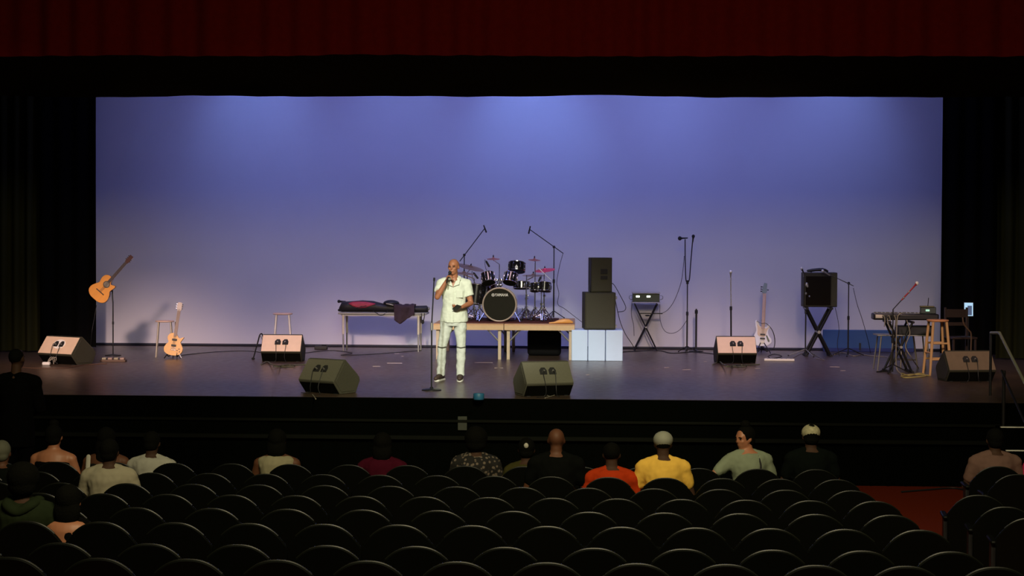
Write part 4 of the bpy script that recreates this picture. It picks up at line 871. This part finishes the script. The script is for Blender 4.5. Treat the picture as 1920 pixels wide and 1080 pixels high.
# ------------------------------------------------------------ theatre seats
SEATB = pm('seat_black_shell', (.0018, .0022, .0014), .5, 0, .1, 30, spec=.12)
SEATR = pm('seat_edge_highlight', (.0048, .0056, .0032), .4, 0, .1, 30, spec=.3)  # lighter tone stands in for light catching the seat tops
SEATF = pm('seat_black_fabric', (.004, .004, .004), .95, 0, .2, 60, spec=.1)
def seat_proto():
    t = bpy.data.objects.new('theatre_seat', None); COL.objects.link(t)
    # backrest shell: arched top, tilted back (seat faces +y)
    def outline(w, zt, drop, zb):
        pts = []
        for k in range(25):
            u = -1 + 2 * k / 24; pts.append((u * w * (1 if abs(u) < 1 else 1), zt - drop * abs(u) ** 2.4))
        return [(-w * .92, zb)] + pts + [(w * .92, zb)]
    tilt = Matrix.Translation((0, -.03, .40)) @ Matrix.Rotation(R(-90 + 12), 4, 'X').inverted() if False else None
    def M(off):  # map (x,z,h) -> tilted back plane
        return lambda x, z, h: Vector((x, -.0 - (z - .4) * .20 + h - .25 * x * x + off, z))
    f = M(0)
    m = MB(); ol = outline(.262, .855, .165, .30)
    rings = [[f(x, z, h) for x, z in [(xx * s, .58 + (zz - .58) * s) for xx, zz in ol]] for h, s in ((-.03, .975), (-.018, 1), (.0, 1), (.004, .99))]
    m.loft(rings); o = m.obj('backrest_shell', SEATB, t, ang=50)
    m = MB(); m.tube([f(x, z, -.012) for x, z in ol[4:-4]], .007, 6); m.obj('edge_highlight', SEATR, o)  # rim tube added to draw the lit top edge
    m = MB(); ol = outline(.235, .825, .15, .42)
    rings = [[f(x, z, h) for x, z in [(xx * s, .62 + (zz - .62) * s) for xx, zz in ol]] for h, s in ((.0, 1), (.03, 1), (.045, .95), (.052, .8))]
    m.loft(rings); m.obj('backrest_pad', SEATF, t, ang=50)
    m = MB(); m.box((0, .28, .43), (.46, .44, .09)); m.obj('seat_cushion', SEATF, t, .03)
    for s in (-1, 1):
        m = MB(); m.box((s * .262, .16, .64), (.05, .32, .03)); a_ = m.obj('armrest', SEATB, t, .012)
        m = MB(); m.box((s * .262, .10, .36), (.035, .14, .56)); m.obj('armrest_support', BLKMET, a_, .006)
    m = MB(); m.box((0, .14, .20), (.06, .10, .40)); m.box((0, .14, .01), (.14, .3, .02)); m.obj('pedestal', BLKMET, t, .006)
    return t
proto = seat_proto(); used_proto = [False]
def place_seat(x, y, z, label, rz=0, group='rows of black theatre seats'):
    if not used_proto[0]: o = proto; used_proto[0] = True
    else:
        o = proto.copy(); COL.objects.link(o)
        for ch in proto.children:
            c = ch.copy(); COL.objects.link(c); c.parent = o
            for g in ch.children: d = g.copy(); COL.objects.link(d); d.parent = c
    o.location = (x, y, z); o.rotation_euler = (0, 0, rz); tag(o, label, 'seat', group); return o
ORD = ['aisle-end', 'second', 'third', 'fourth', 'fifth', 'sixth', 'seventh', 'eighth', 'ninth', 'tenth', 'eleventh', 'twelfth', 'thirteenth', 'fourteenth', 'fifteenth', 'sixteenth', 'seventeenth']
ROWN = ['row nearest the camera', 'second row from the camera', 'third row from the camera', 'fourth row from the camera', 'fourth row from the stage', 'third row from the stage', 'second row from the stage', 'row nearest the stage']
# (pixel x of one seat, right-most seat x, pixel spacing, pixel y of top at x=1200)
ROWS = [(1866, 168, 1057), (1783, 167, 1029), (1724, 139.5, 989), (1671, 141.5, 961.5), (1640, 120.5, 936), (1597, 123.5, 916.5), (1569, 107, 896), (1530, 109.5, 877.5)]
SEAT = {}
for k, (xr_, sp, yt_) in enumerate(ROWS):
    d = 9.8 + .934 * k; yrow = -21.8 + d
    for i in range(18):
        px = xr_ - sp * i
        if px < -60: break
        q = Q(px, yt_ + (px - 1200) * .01, yrow - .09)
        zf = q.z - .855
        o = None
        SEAT[(k, i)] = (px, Vector((q.x, yrow, zf)))
        pos = 'aisle-end seat' if i == 0 else f'{ORD[i]} seat from the right aisle'
        place_seat(q.x, yrow, zf, f'black theatre seat, {pos} in the {ROWN[k]}')
for i, (px, py, d, rz) in enumerate(((1872, 875, 16.4, -.05), (1909, 890, 15.7, -.05), (1838, 929, 14.6, -.12), (1889, 951, 13.9, -.12), (1936, 972, 13.2, -.12), (1970, 876, 16.4, -.05))):
    yrow = -21.8 + d; q = Q(px, py, yrow - .09)
    place_seat(q.x, yrow, q.z - .855, 'black theatre seat across the red aisle, ' + ['under the person in the pinkish shirt', 'right behind the pinkish shirt', 'nearest the aisle, behind the front pair', 'just behind and right of the aisle one', 'nearest the camera at the right edge', 'under the person with the pink sleeve'][i], rz, 'seats across the red aisle')
def row_z(y): return None

# ------------------------------------------------------------ people
SKIN = {'dark': pm('dark_skin', (.10, .038, .018), .6, 0, .08, spec=.3), 'mid': pm('mid_skin', (.36, .145, .075), .5, 0, .08), 'deep': pm('deep_skin', (.05, .024, .014), .7, 0, .08, spec=.2)}
HAIRB = pm('black_hair', (.003, .003, .002), .9, 0, .3, 60, .5, spec=.1)
CLOUD = bpy.data.textures.new('wrinkles', 'CLOUDS'); CLOUD.noise_scale = .09; CLOUD.noise_depth = 2
def vox(o, size, sm=3, disp=0):
    r_ = o.modifiers.new('remesh', 'REMESH'); r_.mode = 'VOXEL'; r_.voxel_size = size; r_.use_smooth_shade = True
    if sm: s = o.modifiers.new('smooth', 'SMOOTH'); s.factor = .5; s.iterations = sm
    if disp: d = o.modifiers.new('disp', 'DISPLACE'); d.texture = CLOUD; d.strength = disp; d.mid_level = .5; d.texture_coords = 'LOCAL'
    return o
def torso(m, J, g=0, t0=-.12, t1=1.03, wide=1.0, caps=True):
    side = (J['shR'] - J['shL']).normalized(); Pv = J['pelvis']; N = J['neck']; up = (N - Pv).normalized(); side = (side - up * side.dot(up)).normalized(); fwd = up.cross(side)
    prof = [(-.12, .13, .105), (-.05, .165, .122), (.08, .172, .125), (.3, .148, .112), (.45, .148, .113), (.7, .172, .122), (.86, .172, .108), (.95, .13, .09), (1.0, .085, .07), (1.03, .065, .065)]
    rings = []
    for t, rx, ry in prof:
        if t < t0 - 1e-6 or t > t1 + 1e-6: continue
        c = Pv.lerp(N, t); gg = g * (1 if t < .9 else .5)
        rings.append([c + side * math.cos(2 * PI * k / 20) * (rx * wide + gg) + fwd * math.sin(2 * PI * k / 20) * (ry * wide + gg) for k in range(20)])
    m.loft(rings)
    for s in ('R', 'L'):
        if t1 > .85 and caps: m.tube([N.lerp(J['sh' + s], .12) - up * .012, J['sh' + s]], [.048 + g, .060 + g], 12, True)
def hand(m, wr, d, n, curl=(30, 40, 30), sc=1, thumb=1):
    d = Vector(d).normalized(); n = Vector(n); n = (n - d * n.dot(d)).normalized(); s = d.cross(n) * thumb
    m.tube([wr, wr + d * .045 * sc, wr + d * .085 * sc], [.026 * sc, .036 * sc, .034 * sc], 12, True, flat=.45) if False else None
    for k in range(4):
        o = (k - 1.5) * .019 * sc; kn = wr + d * (.088 - abs(k - 1.2) * .004) * sc + s * -o
        m.tube([wr + s * -o * .6, kn], [.014 * sc, .0115 * sc], 8, True)
        p = kn; dd = d.copy(); L = (.042, .046, .043, .034)[k] * sc
        for j, (f, c) in enumerate(((1, curl[0]), (.62, curl[1]), (.5, curl[2]))):
            dd = Matrix.Rotation(R(c), 3, n.cross(dd).normalized() * -1) @ dd
            q = p + dd * L * f; m.tube([p, q], [(.0092 - j * .0008) * sc, (.0086 - j * .0009) * sc], 8, True); p = q
    b = wr + d * .022 * sc + s * .022 * sc; dd = (d * .6 + s * .75 + n * .35).normalized(); q = b + dd * .04 * sc; m.tube([b, q], [.014 * sc, .0115 * sc], 8, True)
    dd = (d * .75 + s * .1 + n * .6).normalized(); q2 = q + dd * .032 * sc; m.tube([q, q2], [.0112 * sc, .009 * sc], 8, True)
def head(m, c, F, s=1.0):
    """c centre of head, F 3x3 matrix whose +y is the facing direction"""
    E = lambda p, r, rt=None: m.ell(c + F @ (Vector(p) * s), [k * s for k in r], F @ (Euler(rt).to_matrix() if rt else Matrix.Identity(3)), 18, 12)
    E((0, -.008, .03), (.076, .096, .086)); E((0, .022, -.035), (.060, .068, .072)); E((0, .045, -.078), (.034, .036, .028))
    E((0, .084, .028), (.052, .012, .012)); E((0, .095, -.012), (.013, .020, .012)); E((0, .090, .008), (.009, .014, .024))
    E((-.036, .066, -.016), (.022, .018, .020)); E((.036, .066, -.016), (.022, .018, .020))
    E((0, .086, -.043), (.024, .010, .006)); E((0, .084, -.054), (.021, .011, .007))
    for q in (-1, 1): E((q * .078, -.006, -.004), (.008, .019, .031), (.2, 0, 0))
def facebits(t, c, F, s=1.0):
    for q in (-1, 1):
        m = MB(); m.ell(c + F @ (Vector((q * .030, .083, .012)) * s), (.0125 * s, .007 * s, .0065 * s), F, 10, 6); m.obj('eye', pm('eye_dark', (.03, .02, .015), .3), t)
        m = MB(); m.tube([c + F @ (Vector((q * .048, .085, .028)) * s), c + F @ (Vector((q * .018, .094, .031)) * s)], .0035 * s, 6, True); m.obj('eyebrow', HAIRB, t)
def body(t, J, skin, F, vs=.012, hd=1.0, hands=None, lg=1.0):
    m = MB(); torso(m, J, 0)
    m.tube([J['neck'] - Vector((0, 0, .03)), J['head'] + F @ Vector((0, -.015, -.06))], [.062, .054], 14, True)
    head(m, J['head'], F, hd)
    for s in ('R', 'L'):
        m.tube([J['sh' + s], J['sh' + s].lerp(J['el' + s], .45), J['el' + s]], [.056, .050, .038], 12, True)
        m.tube([J['el' + s], J['el' + s].lerp(J['wr' + s], .3), J['wr' + s]], [.040, .041, .026], 12, True)
        m.tube([J['hip' + s], J['hip' + s].lerp(J['kn' + s], .5), J['kn' + s]], [.085 * lg, .076 * lg, .056 * lg], 14, True)
        k_, a_ = J['kn' + s], J['an' + s]
        m.tube([k_, k_.lerp(a_, .3), k_.lerp(a_, .7), a_], [.054 * lg, .058 * lg, .044 * lg, .036 * lg], 14, True)
        m.tube([a_ - Vector((0, 0, .03)), J['to' + s]], [.036, .030], 10, True)
        if hands and s in hands: hand(m, J['wr' + s], *hands[s])
        else: hand(m, J['wr' + s], (J['wr' + s] - J['el' + s]), Vector((0, .2, -1)), (25, 30, 20), 1, 1 if s == 'R' else -1)
    o = m.obj('body', skin, t, ang=180); vox(o, vs, 2); return o
def hair(t, J, F, kind, mat=HAIRB, hs=1.0):
    c = J['head']; m = MB(); E = lambda p, r, rt=None: m.ell(c + F @ (Vector(p) * hs), [k * hs for k in r], F, 20, 14)
    if kind == 'buzz': E((0, -.020, .036), (.080, .094, .086))
    if kind == 'short': E((0, -.022, .034), (.084, .098, .094)); E((0, -.045, -.02), (.072, .062, .06))
    if kind == 'afro': E((0, -.03, .045), (.115, .118, .115)); E((0, -.05, -.02), (.10, .08, .08))
    if kind == 'bob': E((0, -.025, .035), (.093, .104, .10)); E((0, -.05, -.06), (.098, .065, .11))
    if kind == 'long': E((0, -.025, .035), (.093, .104, .10)); E((0, -.06, -.08), (.098, .06, .13)); E((0, -.075, -.19), (.085, .045, .12))
    if kind == 'bun': E((0, -.022, .034), (.085, .10, .096)); E((0, -.02, .14), (.05, .05, .042)); E((0, -.045, -.02), (.075, .062, .06))
    if kind == 'none': return
    o = m.obj('hair', mat, t, ang=180); vox(o, .008, 3, .01 if kind in ('afro', 'bob', 'long') else .004)
# ---- singer
DEN = pm('pale_green_denim', (.66, .72, .62), .85, 0, .07, 25, .2); JEAN = pm('bleached_jeans', (.58, .63, .58), .85, 0, .10, 18, .25)
sb = P(846, 714)
t = thing('person', 'bald man in pale short-sleeved shirt and white jeans singing into a microphone', 'person', sb)
V = Vector
J = dict(pelvis=V((.04, 0, .93)), neck=V((.035, -.01, 1.475)), head=V((.032, -.045, 1.655)), shR=V((-.145, -.01, 1.415)), shL=V((.215, .0, 1.405)),
         elR=V((-.19, -.20, 1.225)), wrR=V((-.055, -.235, 1.46)), elL=V((.285, -.02, 1.135)), wrL=V((.17, -.20, 1.085)),
         hipR=V((-.055, 0, .90)), hipL=V((.125, 0, .90)), knR=V((-.13, -.03, .49)), knL=V((.145, -.03, .49)), anR=V((-.155, .01, .09)), anL=V((.135, 0, .09)),
         toR=V((-.20, -.15, .035)), toL=V((.135, -.17, .035)))
F = Matrix.Rotation(R(180 - 14), 3, 'Z') @ Matrix.Rotation(R(-4), 3, 'X')
body(t, J, SKIN['mid'], F, .0065, 1.02, {'R': ((.30, -.28, .75), (.75, -.3, -.3), (62, 62, 35), 1.0, -1), 'L': ((-.75, -.45, -.12), (-.2, .6, .7), (35, 45, 30), 1.0, 1)}, .82)
facebits(t, J['head'], F, 1.02)
m = MB(); torso(m, J, .020, -.05, .95, 1.0)
up = V((0, 0, 1))
rings = []
for z, rx, ry in ((.845, .205, .145), (.90, .203, .148), (.97, .196, .145), (1.05, .188, .14)):
    rings.append([V((.04 + math.cos(2 * PI * k / 22) * rx, math.sin(2 * PI * k / 22) * ry, z + (.02 * abs(math.cos(2 * PI * k / 22)) if z < .86 else 0))) for k in range(22)])
m.loft(rings)
for s in ('R', 'L'):
    q = J['sh' + s].lerp(J['el' + s], .62); m.tube([J['sh' + s], J['sh' + s].lerp(q, .5), q], [.078, .076, .073], 14, False)
    m.ell(J['sh' + s], (.082, .08, .08))
sh = m.obj('shirt', DEN, t, ang=180); vox(sh, .009, 4, .022)
for q in (-1, 1):
    pts4 = [V((.035 + q * .004, -.158, 1.375)), V((.035 + q * .034, -.128, 1.455)), V((.035 + q * .095, -.075, 1.485)), V((.035 + q * .088, -.140, 1.405))]
    m = MB(); m.loft([[p_ for p_ in pts4], [p_ + V((0, -.012, .004)) for p_ in pts4]]); m.obj('collar', DEN, sh, .003)
m = MB(); m.tube(spline([(-.055, -.085, 1.475), (-.05, .0, 1.515), (.035, .055, 1.53), (.12, .0, 1.515), (.125, -.085, 1.475)], 5), .015, 8, True, flat=.6); m.obj('collar_band', DEN, sh)
m = MB(); m.loft([[V((.035, -.150, 1.36)), V((-.002, -.122, 1.475)), V((.072, -.122, 1.475))], [V((.035, -.158, 1.36)), V((-.002, -.130, 1.475)), V((.072, -.130, 1.475))]]); part_label(m.obj('open_neckline', SKIN['mid'], sh, .002), 'skin at the open neckline')
m = MB(); m.tube(spline([(.035, -.128, 1.38), (.038, -.152, 1.25), (.04, -.15, 1.05), (.04, -.158, .88)], 5), .008, 6, flat=.5); m.obj('button_placket', DEN, sh)
m = MB(); m.box((.125, -.136, 1.27), (.10, .008, .11), (0, 0, .16)); m.obj('chest_pocket', DEN, sh, .004)
m = MB()
rings = []
for z, rx, ry in ((.80, .165, .118), (.87, .178, .13), (.95, .17, .13)): rings.append([V((.035 + math.cos(2 * PI * k / 20) * rx, math.sin(2 * PI * k / 20) * ry, z)) for k in range(20)])
m.loft(rings)
for s in ('R', 'L'):
    h_, k_, a_ = J['hip' + s], J['kn' + s], J['an' + s]
    m.tube([h_ - V((0, 0, .02)), h_.lerp(k_, .5), k_, k_.lerp(a_, .35), k_.lerp(a_, .75), a_ + V((0, 0, -.015))], [.100, .083, .066, .067, .062, .062], 16, False)
tr = m.obj('jeans', JEAN, t, ang=180); vox(tr, .009, 3, .024)
for s in ('R', 'L'):
    k_ = J['kn' + s]; m = MB(); m.tube(spline([k_ + V((-.06, -.045, .012)), k_ + V((0, -.078, .0)), k_ + V((.06, -.045, .01))], 4), .007, 6, True); m.obj('knee_rip', pm('dark_tear', (.09, .09, .07), .9), tr)
SHOE = pm('dark_suede_shoe', (.05, .03, .022), .7); SOLE = pm('white_sole', (.75, .75, .68), .6)
for s in ('R', 'L'):
    a_, to = J['an' + s], J['to' + s]; d = (to - a_); d.z = 0; d.normalize(); b0 = V((a_.x, a_.y, 0)) - d * .06
    m = MB(); m.tube([b0 + V((0, 0, .06)), b0 + d * .08 + V((0, 0, .07)), b0 + d * .17 + V((0, 0, .055)), b0 + d * .26 + V((0, 0, .045))], [.043, .048, .046, .034], 12, True, flat=.9); m.tube([V((a_.x, a_.y, .05)), V((a_.x, a_.y, .11))], [.045, .047], 12); o = m.obj('shoe', SHOE, t, ang=180); vox(o, .008, 3)
    m = MB(); n_ = V((-d.y, d.x, 0)); c = [(.0, .0), (-.01, .036), (.08, .042), (.19, .050), (.27, .034), (.295, 0), (.27, -.034), (.19, -.05), (.08, -.042), (-.01, -.036)]
    m.loft([[b0 - d * .035 + d * u * 1.02 + n_ * v + V((0, 0, z)) for u, v in [(p_.x, p_.y) for p_ in spline([(a, b, 0) for a, b in c[1:]] + [(-.035, 0, 0)], 3, True)]] for z in (0.001, .028)]); m.obj('sole', SOLE, o, .004)
mp = sb + V((-.012, -.225, 1.565))
hm = thing('microphone', 'black handheld microphone held at the singer\'s mouth', 'microphone', mp)
dd = V((.12, .55, .45)).normalized()
m = MB(); m.tube([-dd * .20, -dd * .04, dd * .0], [.011, .014, .018], 12, True); m.obj('handle', BLACK, hm)
m = MB(); m.ell(dd * .02, (.026, .026, .028)); m.obj('grille', RUBBER, hm)
m = MB(); m.box((0, 0, 0), (.075, .012, .15), (R(60), R(20), R(25))); o = m.obj('phone', BLACK, None, .004); o.location = sb + V((.095, -.262, 1.075)); tag(o, 'dark phone held in the singer\'s lowered hand', 'phone')

# ---- seated audience
def seated(px, pyt, k, label, shirt, skin='deep', hairk='short', sleeves='short', hat=None, yaw=0, lean=0, hy=0, wide=1.0, extra=None, d=None, slump=0, seat=None, tilt=0, hairm=HAIRB, arm=None):
    """px, pyt: pixel of the top of the head; k: row index"""
    if d is None: d = 9.8 + .934 * k
    y = -21.8 + d + .20
    top = Q(px, pyt, y); zt_ = top.z
    # floor height of that row
    zf = SEAT[(k, 5)][1].z if (k, 5) in SEAT else fz(y)
    if seat is not None: zf = seat
    t = thing('person', label, 'person', (top.x, y, zf), R(yaw))
    H = zt_ - zf; nk = H - .236; hs = .235 / .235
    J = dict(pelvis=V((0, .0, .54)), neck=V((lean * .6, .05, nk)), head=V((lean, .06 + slump, H - .115)), shR=V((.175 * wide + lean * .5, .04, nk - .092)), shL=V((-.175 * wide + lean * .5, .04, nk - .092)),
             elR=V((.255 * wide, .08, nk - .34)), elL=V((-.255 * wide, .08, nk - .34)), wrR=V((.15, .30, nk - .40)), wrL=V((-.15, .30, nk - .40)),
             hipR=V((.09, .03, .53)), hipL=V((-.09, .03, .53)), knR=V((.12, .46, .53)), knL=V((-.12, .46, .53)), anR=V((.12, .50, .10)), anL=V((-.12, .50, .10)), toR=V((.13, .64, .05)), toL=V((-.13, .64, .05)))
    if arm: J['elL'] = V((-.40, -.02, nk - .24)); J['wrL'] = V((-.30, .20, nk - .30))
    F = Matrix.Rotation(R(hy), 3, 'Z') @ Matrix.Rotation(R(-6 + tilt), 3, 'X')
    body(t, J, SKIN[skin], F, .014)
    facebits(t, J['head'], F)
    hair(t, J, F, hairk, hairm)
    # shirt
    m = MB(); torso(m, J, .018, -.12, .84 if sleeves == 'tank' else .95, wide, sleeves != 'none')
    if sleeves not in ('none', 'tank'):
        f = .6 if sleeves == 'short' else 1.0
        for s in ('R', 'L'):
            q = J['sh' + s].lerp(J['el' + s], f); m.tube([J['sh' + s], q], [.072, .064], 12, True)
            if sleeves == 'long': m.tube([J['el' + s], J['wr' + s]], [.058, .045], 12, True)
    o = m.obj('shirt', shirt, t, ang=180); vox(o, .014, 5, .022)
    # trousers
    m = MB()
    for s in ('R', 'L'): m.tube([J['hip' + s], J['kn' + s]], [.10, .075], 12, True); m.tube([J['kn' + s], J['an' + s]], [.075, .06], 12, True)
    o = m.obj('trousers', pm('dark_trousers', (.004, .004, .006), .9), t, ang=180); vox(o, .018, 3)
    for s in ('R', 'L'): m = MB(); m.tube([J['an' + s] + V((0, -.05, -.04)), J['to' + s] + V((0, .04, 0))], [.045, .04], 10, True); m.obj('shoe', BLACK, t, ang=180)
    if hat:
        m = MB(); c = J['head']; m.ell(c + F @ V((0, -.012, .045)), (.092, .108, .082), F, 20, 14); hh = m.obj('cap', hat[0], t, ang=180); part_label(hh, hat[1])
        m = MB(); bd = -1 if len(hat) > 2 else 1
        m.tube([c + F @ V((-.06, bd * .09, .03)), c + F @ V((0, bd * .14, .025)), c + F @ V((.06, bd * .09, .03))], .022, 8, True, flat=.4); m.obj('cap_brim', hat[0], hh)
    if extra: extra(t, J, F)
    return t
WS = pm('white_shirt', (.42, .40, .34), .9, 0, .06, 12); CREAM = pm('cream_tee', (.28, .25, .18), .9, 0, .06)
WCRP = pm('white_crumpled_shirt', (.38, .37, .31), .9)
seated(282, 812, 7, 'person in a crumpled white shirt, darkish head bowed, front row at left', pm('white_blouse', (.34, .33, .28), .9), 'deep', 'short', 'short', tilt=-8)
seated(202, 826, 5, 'person in a pale cream T-shirt with dark hair, third row at left', CREAM, 'deep', 'short', 'short', wide=1.04)
def glow(t, J, F): pass
seated(98, 800, 7, 'person with bare shoulders and black sleeveless top, front row at far left', pm('black_top', (.002, .002, .002), .9), 'mid', 'bun', 'tank')
def straps(t, J, F):
    m = MB(); m.tube([J['shL'] + V((.02, -.08, .06)), J['shL'] + V((.02, -.12, -.12))], .022, 8, True, flat=.4); m.obj('white_strap', WS, t)
seated(197, 805, 7, 'person in a sleeveless top with a white strap, front row, partly behind the cream T-shirt', pm('dark_top', (.01, .01, .01), .9), 'dark', 'long', 'tank', extra=straps)
seated(0, 829, 6, 'person with greying hair cut off by the left edge of the picture', pm('dark_green_top', (.003, .004, .003), .9), 'dark', 'short', 'short', hairm=pm('grey_hair', (.09, .09, .06), .8))
seated(518, 808, 7, 'person in a beige sleeveless top with bare arm, front row left of centre', pm('beige_top', (.26, .235, .15), .9), 'dark', 'bob', 'none')
def earring(t, J, F):
    m = MB(); m.ell(J['head'] + F @ V((-.082, .0, -.045)), (.012, .012, .014), None, 10, 6); m.obj('earring', pm('earring_glint', (.9, .88, .8), .2, .5, emit=(1, .95, .85), estr=.5), t)  # weak glow painted in as the earring's glint
seated(716, 815, 7, 'person in a dark magenta top with a glinting earring, front row', pm('magenta_top', (.045, .003, .010), .9), 'dark', 'bob', 'short', extra=earring)
def patt():
    m = bpy.data.materials.new('patterned_blouse'); m.use_nodes = True; nt = m.node_tree; b = nt.nodes['Principled BSDF']; v = nt.nodes.new('ShaderNodeTexVoronoi'); v.inputs['Scale'].default_value = 26
    c = nt.nodes.new('ShaderNodeValToRGB'); c.color_ramp.elements[0].position = .28; c.color_ramp.elements[0].color = (.13, .10, .075, 1); c.color_ramp.elements[1].position = .42; c.color_ramp.elements[1].color = (.004, .003, .002, 1)
    tc = nt.nodes.new('ShaderNodeTexCoord'); nt.links.new(tc.outputs['Object'], v.inputs['Vector']); nt.links.new(v.outputs['Distance'], c.inputs[0]); nt.links.new(c.outputs[0], b.inputs['Base Color']); b.inputs['Roughness'].default_value = .9; return m
seated(892, 808, 7, 'person in a dark speckled blouse, front row below the singer', patt(), 'deep', 'afro', 'short')
def clip(t, J, F):
    m = MB(); m.ell(J['head'] + V((.0, -.115, .06)), (.024, .02, .028), None, 10, 6); m.obj('hair_clip', WS, t)
seated(987, 824, 7, 'person with a white hair clip and dull yellow top, left of the bald man', pm('dull_yellow_top', (.04, .036, .010), .9), 'deep', 'short', 'short', extra=clip, wide=.9)
seated(1043, 805, 6, 'bald man in a black shirt, second row near the centre', pm('black_shirt', (.0022, .0026, .002), .9), 'dark', 'none', 'short', wide=1.08)
seated(1147, 832, 6, 'person in an orange-red shirt beside the yellow shirt', pm('orange_red_shirt', (.36, .030, .005), .9), 'deep', 'buzz', 'short', wide=1.02)
seated(1244, 812, 6, 'person in a bright yellow T-shirt and pale grey cap', pm('yellow_tee', (.70, .42, .07), .9), 'deep', 'buzz', 'short', hat=(pm('grey_cap', (.24, .24, .19), .8), 'pale grey cap'), wide=1.04)
def bagstrap(t, J, F):
    m = MB(); m.tube(spline([J['shR'] + V((-.09, -.085, .055)), J['shR'] + V((-.08, -.15, -.05)), J['shR'] + V((-.14, -.165, -.14)), J['pelvis'] + V((-.12, -.17, .12))], 5), .010, 6); m.obj('shoulder_strap', RUBBER, t)
seated(1409, 802, 7, 'person in a pale grey-green top turned to look back over the shoulder', pm('grey_green_top', (.20, .23, .16), .9), 'mid', 'bun', 'short', hy=118, lean=-.05, extra=bagstrap, yaw=8, arm=True)
seated(1522, 799, 7, 'person in dark clothes with a pale patterned cap, front row at right', pm('dark_green_shirt', (.0022, .0035, .0026), .9), 'deep', 'short', 'short', hat=(pm('patterned_cap', (.34, .31, .19), .8, 0, .5, 40), 'pale patterned cap'), wide=1.05)
seated(1868, 806, 6, 'person in a pinkish tan shirt across the red aisle at right', pm('pinkish_shirt', (.14, .080, .065), .9), 'deep', 'short', 'short', d=16.6, wide=1.08, seat=-1.02)
seated(1968, 815, 6, 'person with a bright pink sleeve at the right edge of the picture', pm('hot_pink', (.5, .02, .09), .9), 'deep', 'long', 'short', d=16.6, seat=-1.02)
def hood(t, J, F):
    m = MB(); m.tube(spline([J['neck'] + V((-.10, .02, .0)), J['neck'] + V((-.08, -.10, -.02)), J['neck'] + V((.0, -.13, -.06)), J['neck'] + V((.08, -.10, -.02)), J['neck'] + V((.10, .02, .0))], 5), .045, 10, True, flat=.7); m.obj('hood', pm('green_hoodie', (.014, .020, .009), .95), t, ang=180)
seated(40, 878, 2, 'person in a dark green hoodie, third row from the camera at lower left', pm('green_hoodie', (.014, .020, .009), .95), 'deep', 'afro', 'long', extra=hood, wide=1.08)
def neckl(t, J, F):
    m = MB(); m.tube(spline([J['neck'] + V((-.07, -.03, .02)), J['neck'] + V((0, -.085, .0)), J['neck'] + V((.07, -.03, .02))], 5), .006, 6); m.obj('necklace', pm('gold_chain', (.7, .55, .3), .3, .8), t)
seated(125, 915, 2, 'person in black with a glinting necklace beside the green hoodie', pm('black_dress', (.002, .002, .002), .9), 'mid', 'bob', 'short', extra=neckl, wide=.85)

# ---- standing man at left
yS = -3.3; q = Q(30, 654, yS); zf = fz(yS)
t = thing('person', 'man in a dark suit standing in the aisle at the left edge', 'person', (q.x, yS, zf)); H = q.z - zf
s_ = H / 1.80
J = dict(pelvis=V((0, 0, .95)), neck=V((0, .0, 1.51)), head=V((0, .03, 1.685)), shR=V((.19, 0, 1.44)), shL=V((-.19, 0, 1.44)), elR=V((.26, .02, 1.16)), elL=V((-.26, .02, 1.16)), wrR=V((.08, .25, 1.08)), wrL=V((-.08, .25, 1.06)),
         hipR=V((.09, 0, .93)), hipL=V((-.09, 0, .93)), knR=V((.11, .02, .50)), knL=V((-.11, .02, .50)), anR=V((.12, 0, .09)), anL=V((-.12, 0, .09)), toR=V((.14, .17, .035)), toL=V((-.14, .17, .035)))
J = {k: v * s_ for k, v in J.items()}
F = Matrix.Rotation(R(-10), 3, 'Z')
body(t, J, SKIN['deep'], F, .012, s_); facebits(t, J['head'], F); hair(t, J, F, 'buzz')
SUIT = pm('dark_suit', (.0012, .0012, .0012), .95, spec=.05)
m = MB(); torso(m, J, .03, -.12, .95)
for s in ('R', 'L'): m.tube([J['sh' + s], J['el' + s], J['wr' + s] + V((0, 0, .02))], [.078, .062, .048], 12, True)
rings = [[V((math.cos(2 * PI * k / 20) * rx, math.sin(2 * PI * k / 20) * ry, z)) for k in range(20)] for z, rx, ry in ((.80, .21, .16), (.95, .20, .155), (1.1, .185, .145))]; m.loft(rings)
vox(m.obj('suit_jacket', SUIT, t, ang=180), .013, 4, .015)
m = MB()
for s in ('R', 'L'): m.tube([J['hip' + s], J['kn' + s], J['an' + s]], [.105, .08, .068], 12, True)
vox(m.obj('trousers', SUIT, t, ang=180), .013, 3)
for s in ('R', 'L'): m = MB(); m.tube([J['an' + s] + V((0, -.05, -.045)), J['to' + s] + V((0, .04, .01))], [.045, .04], 10, True); m.obj('shoe', BLACK, t, ang=180)
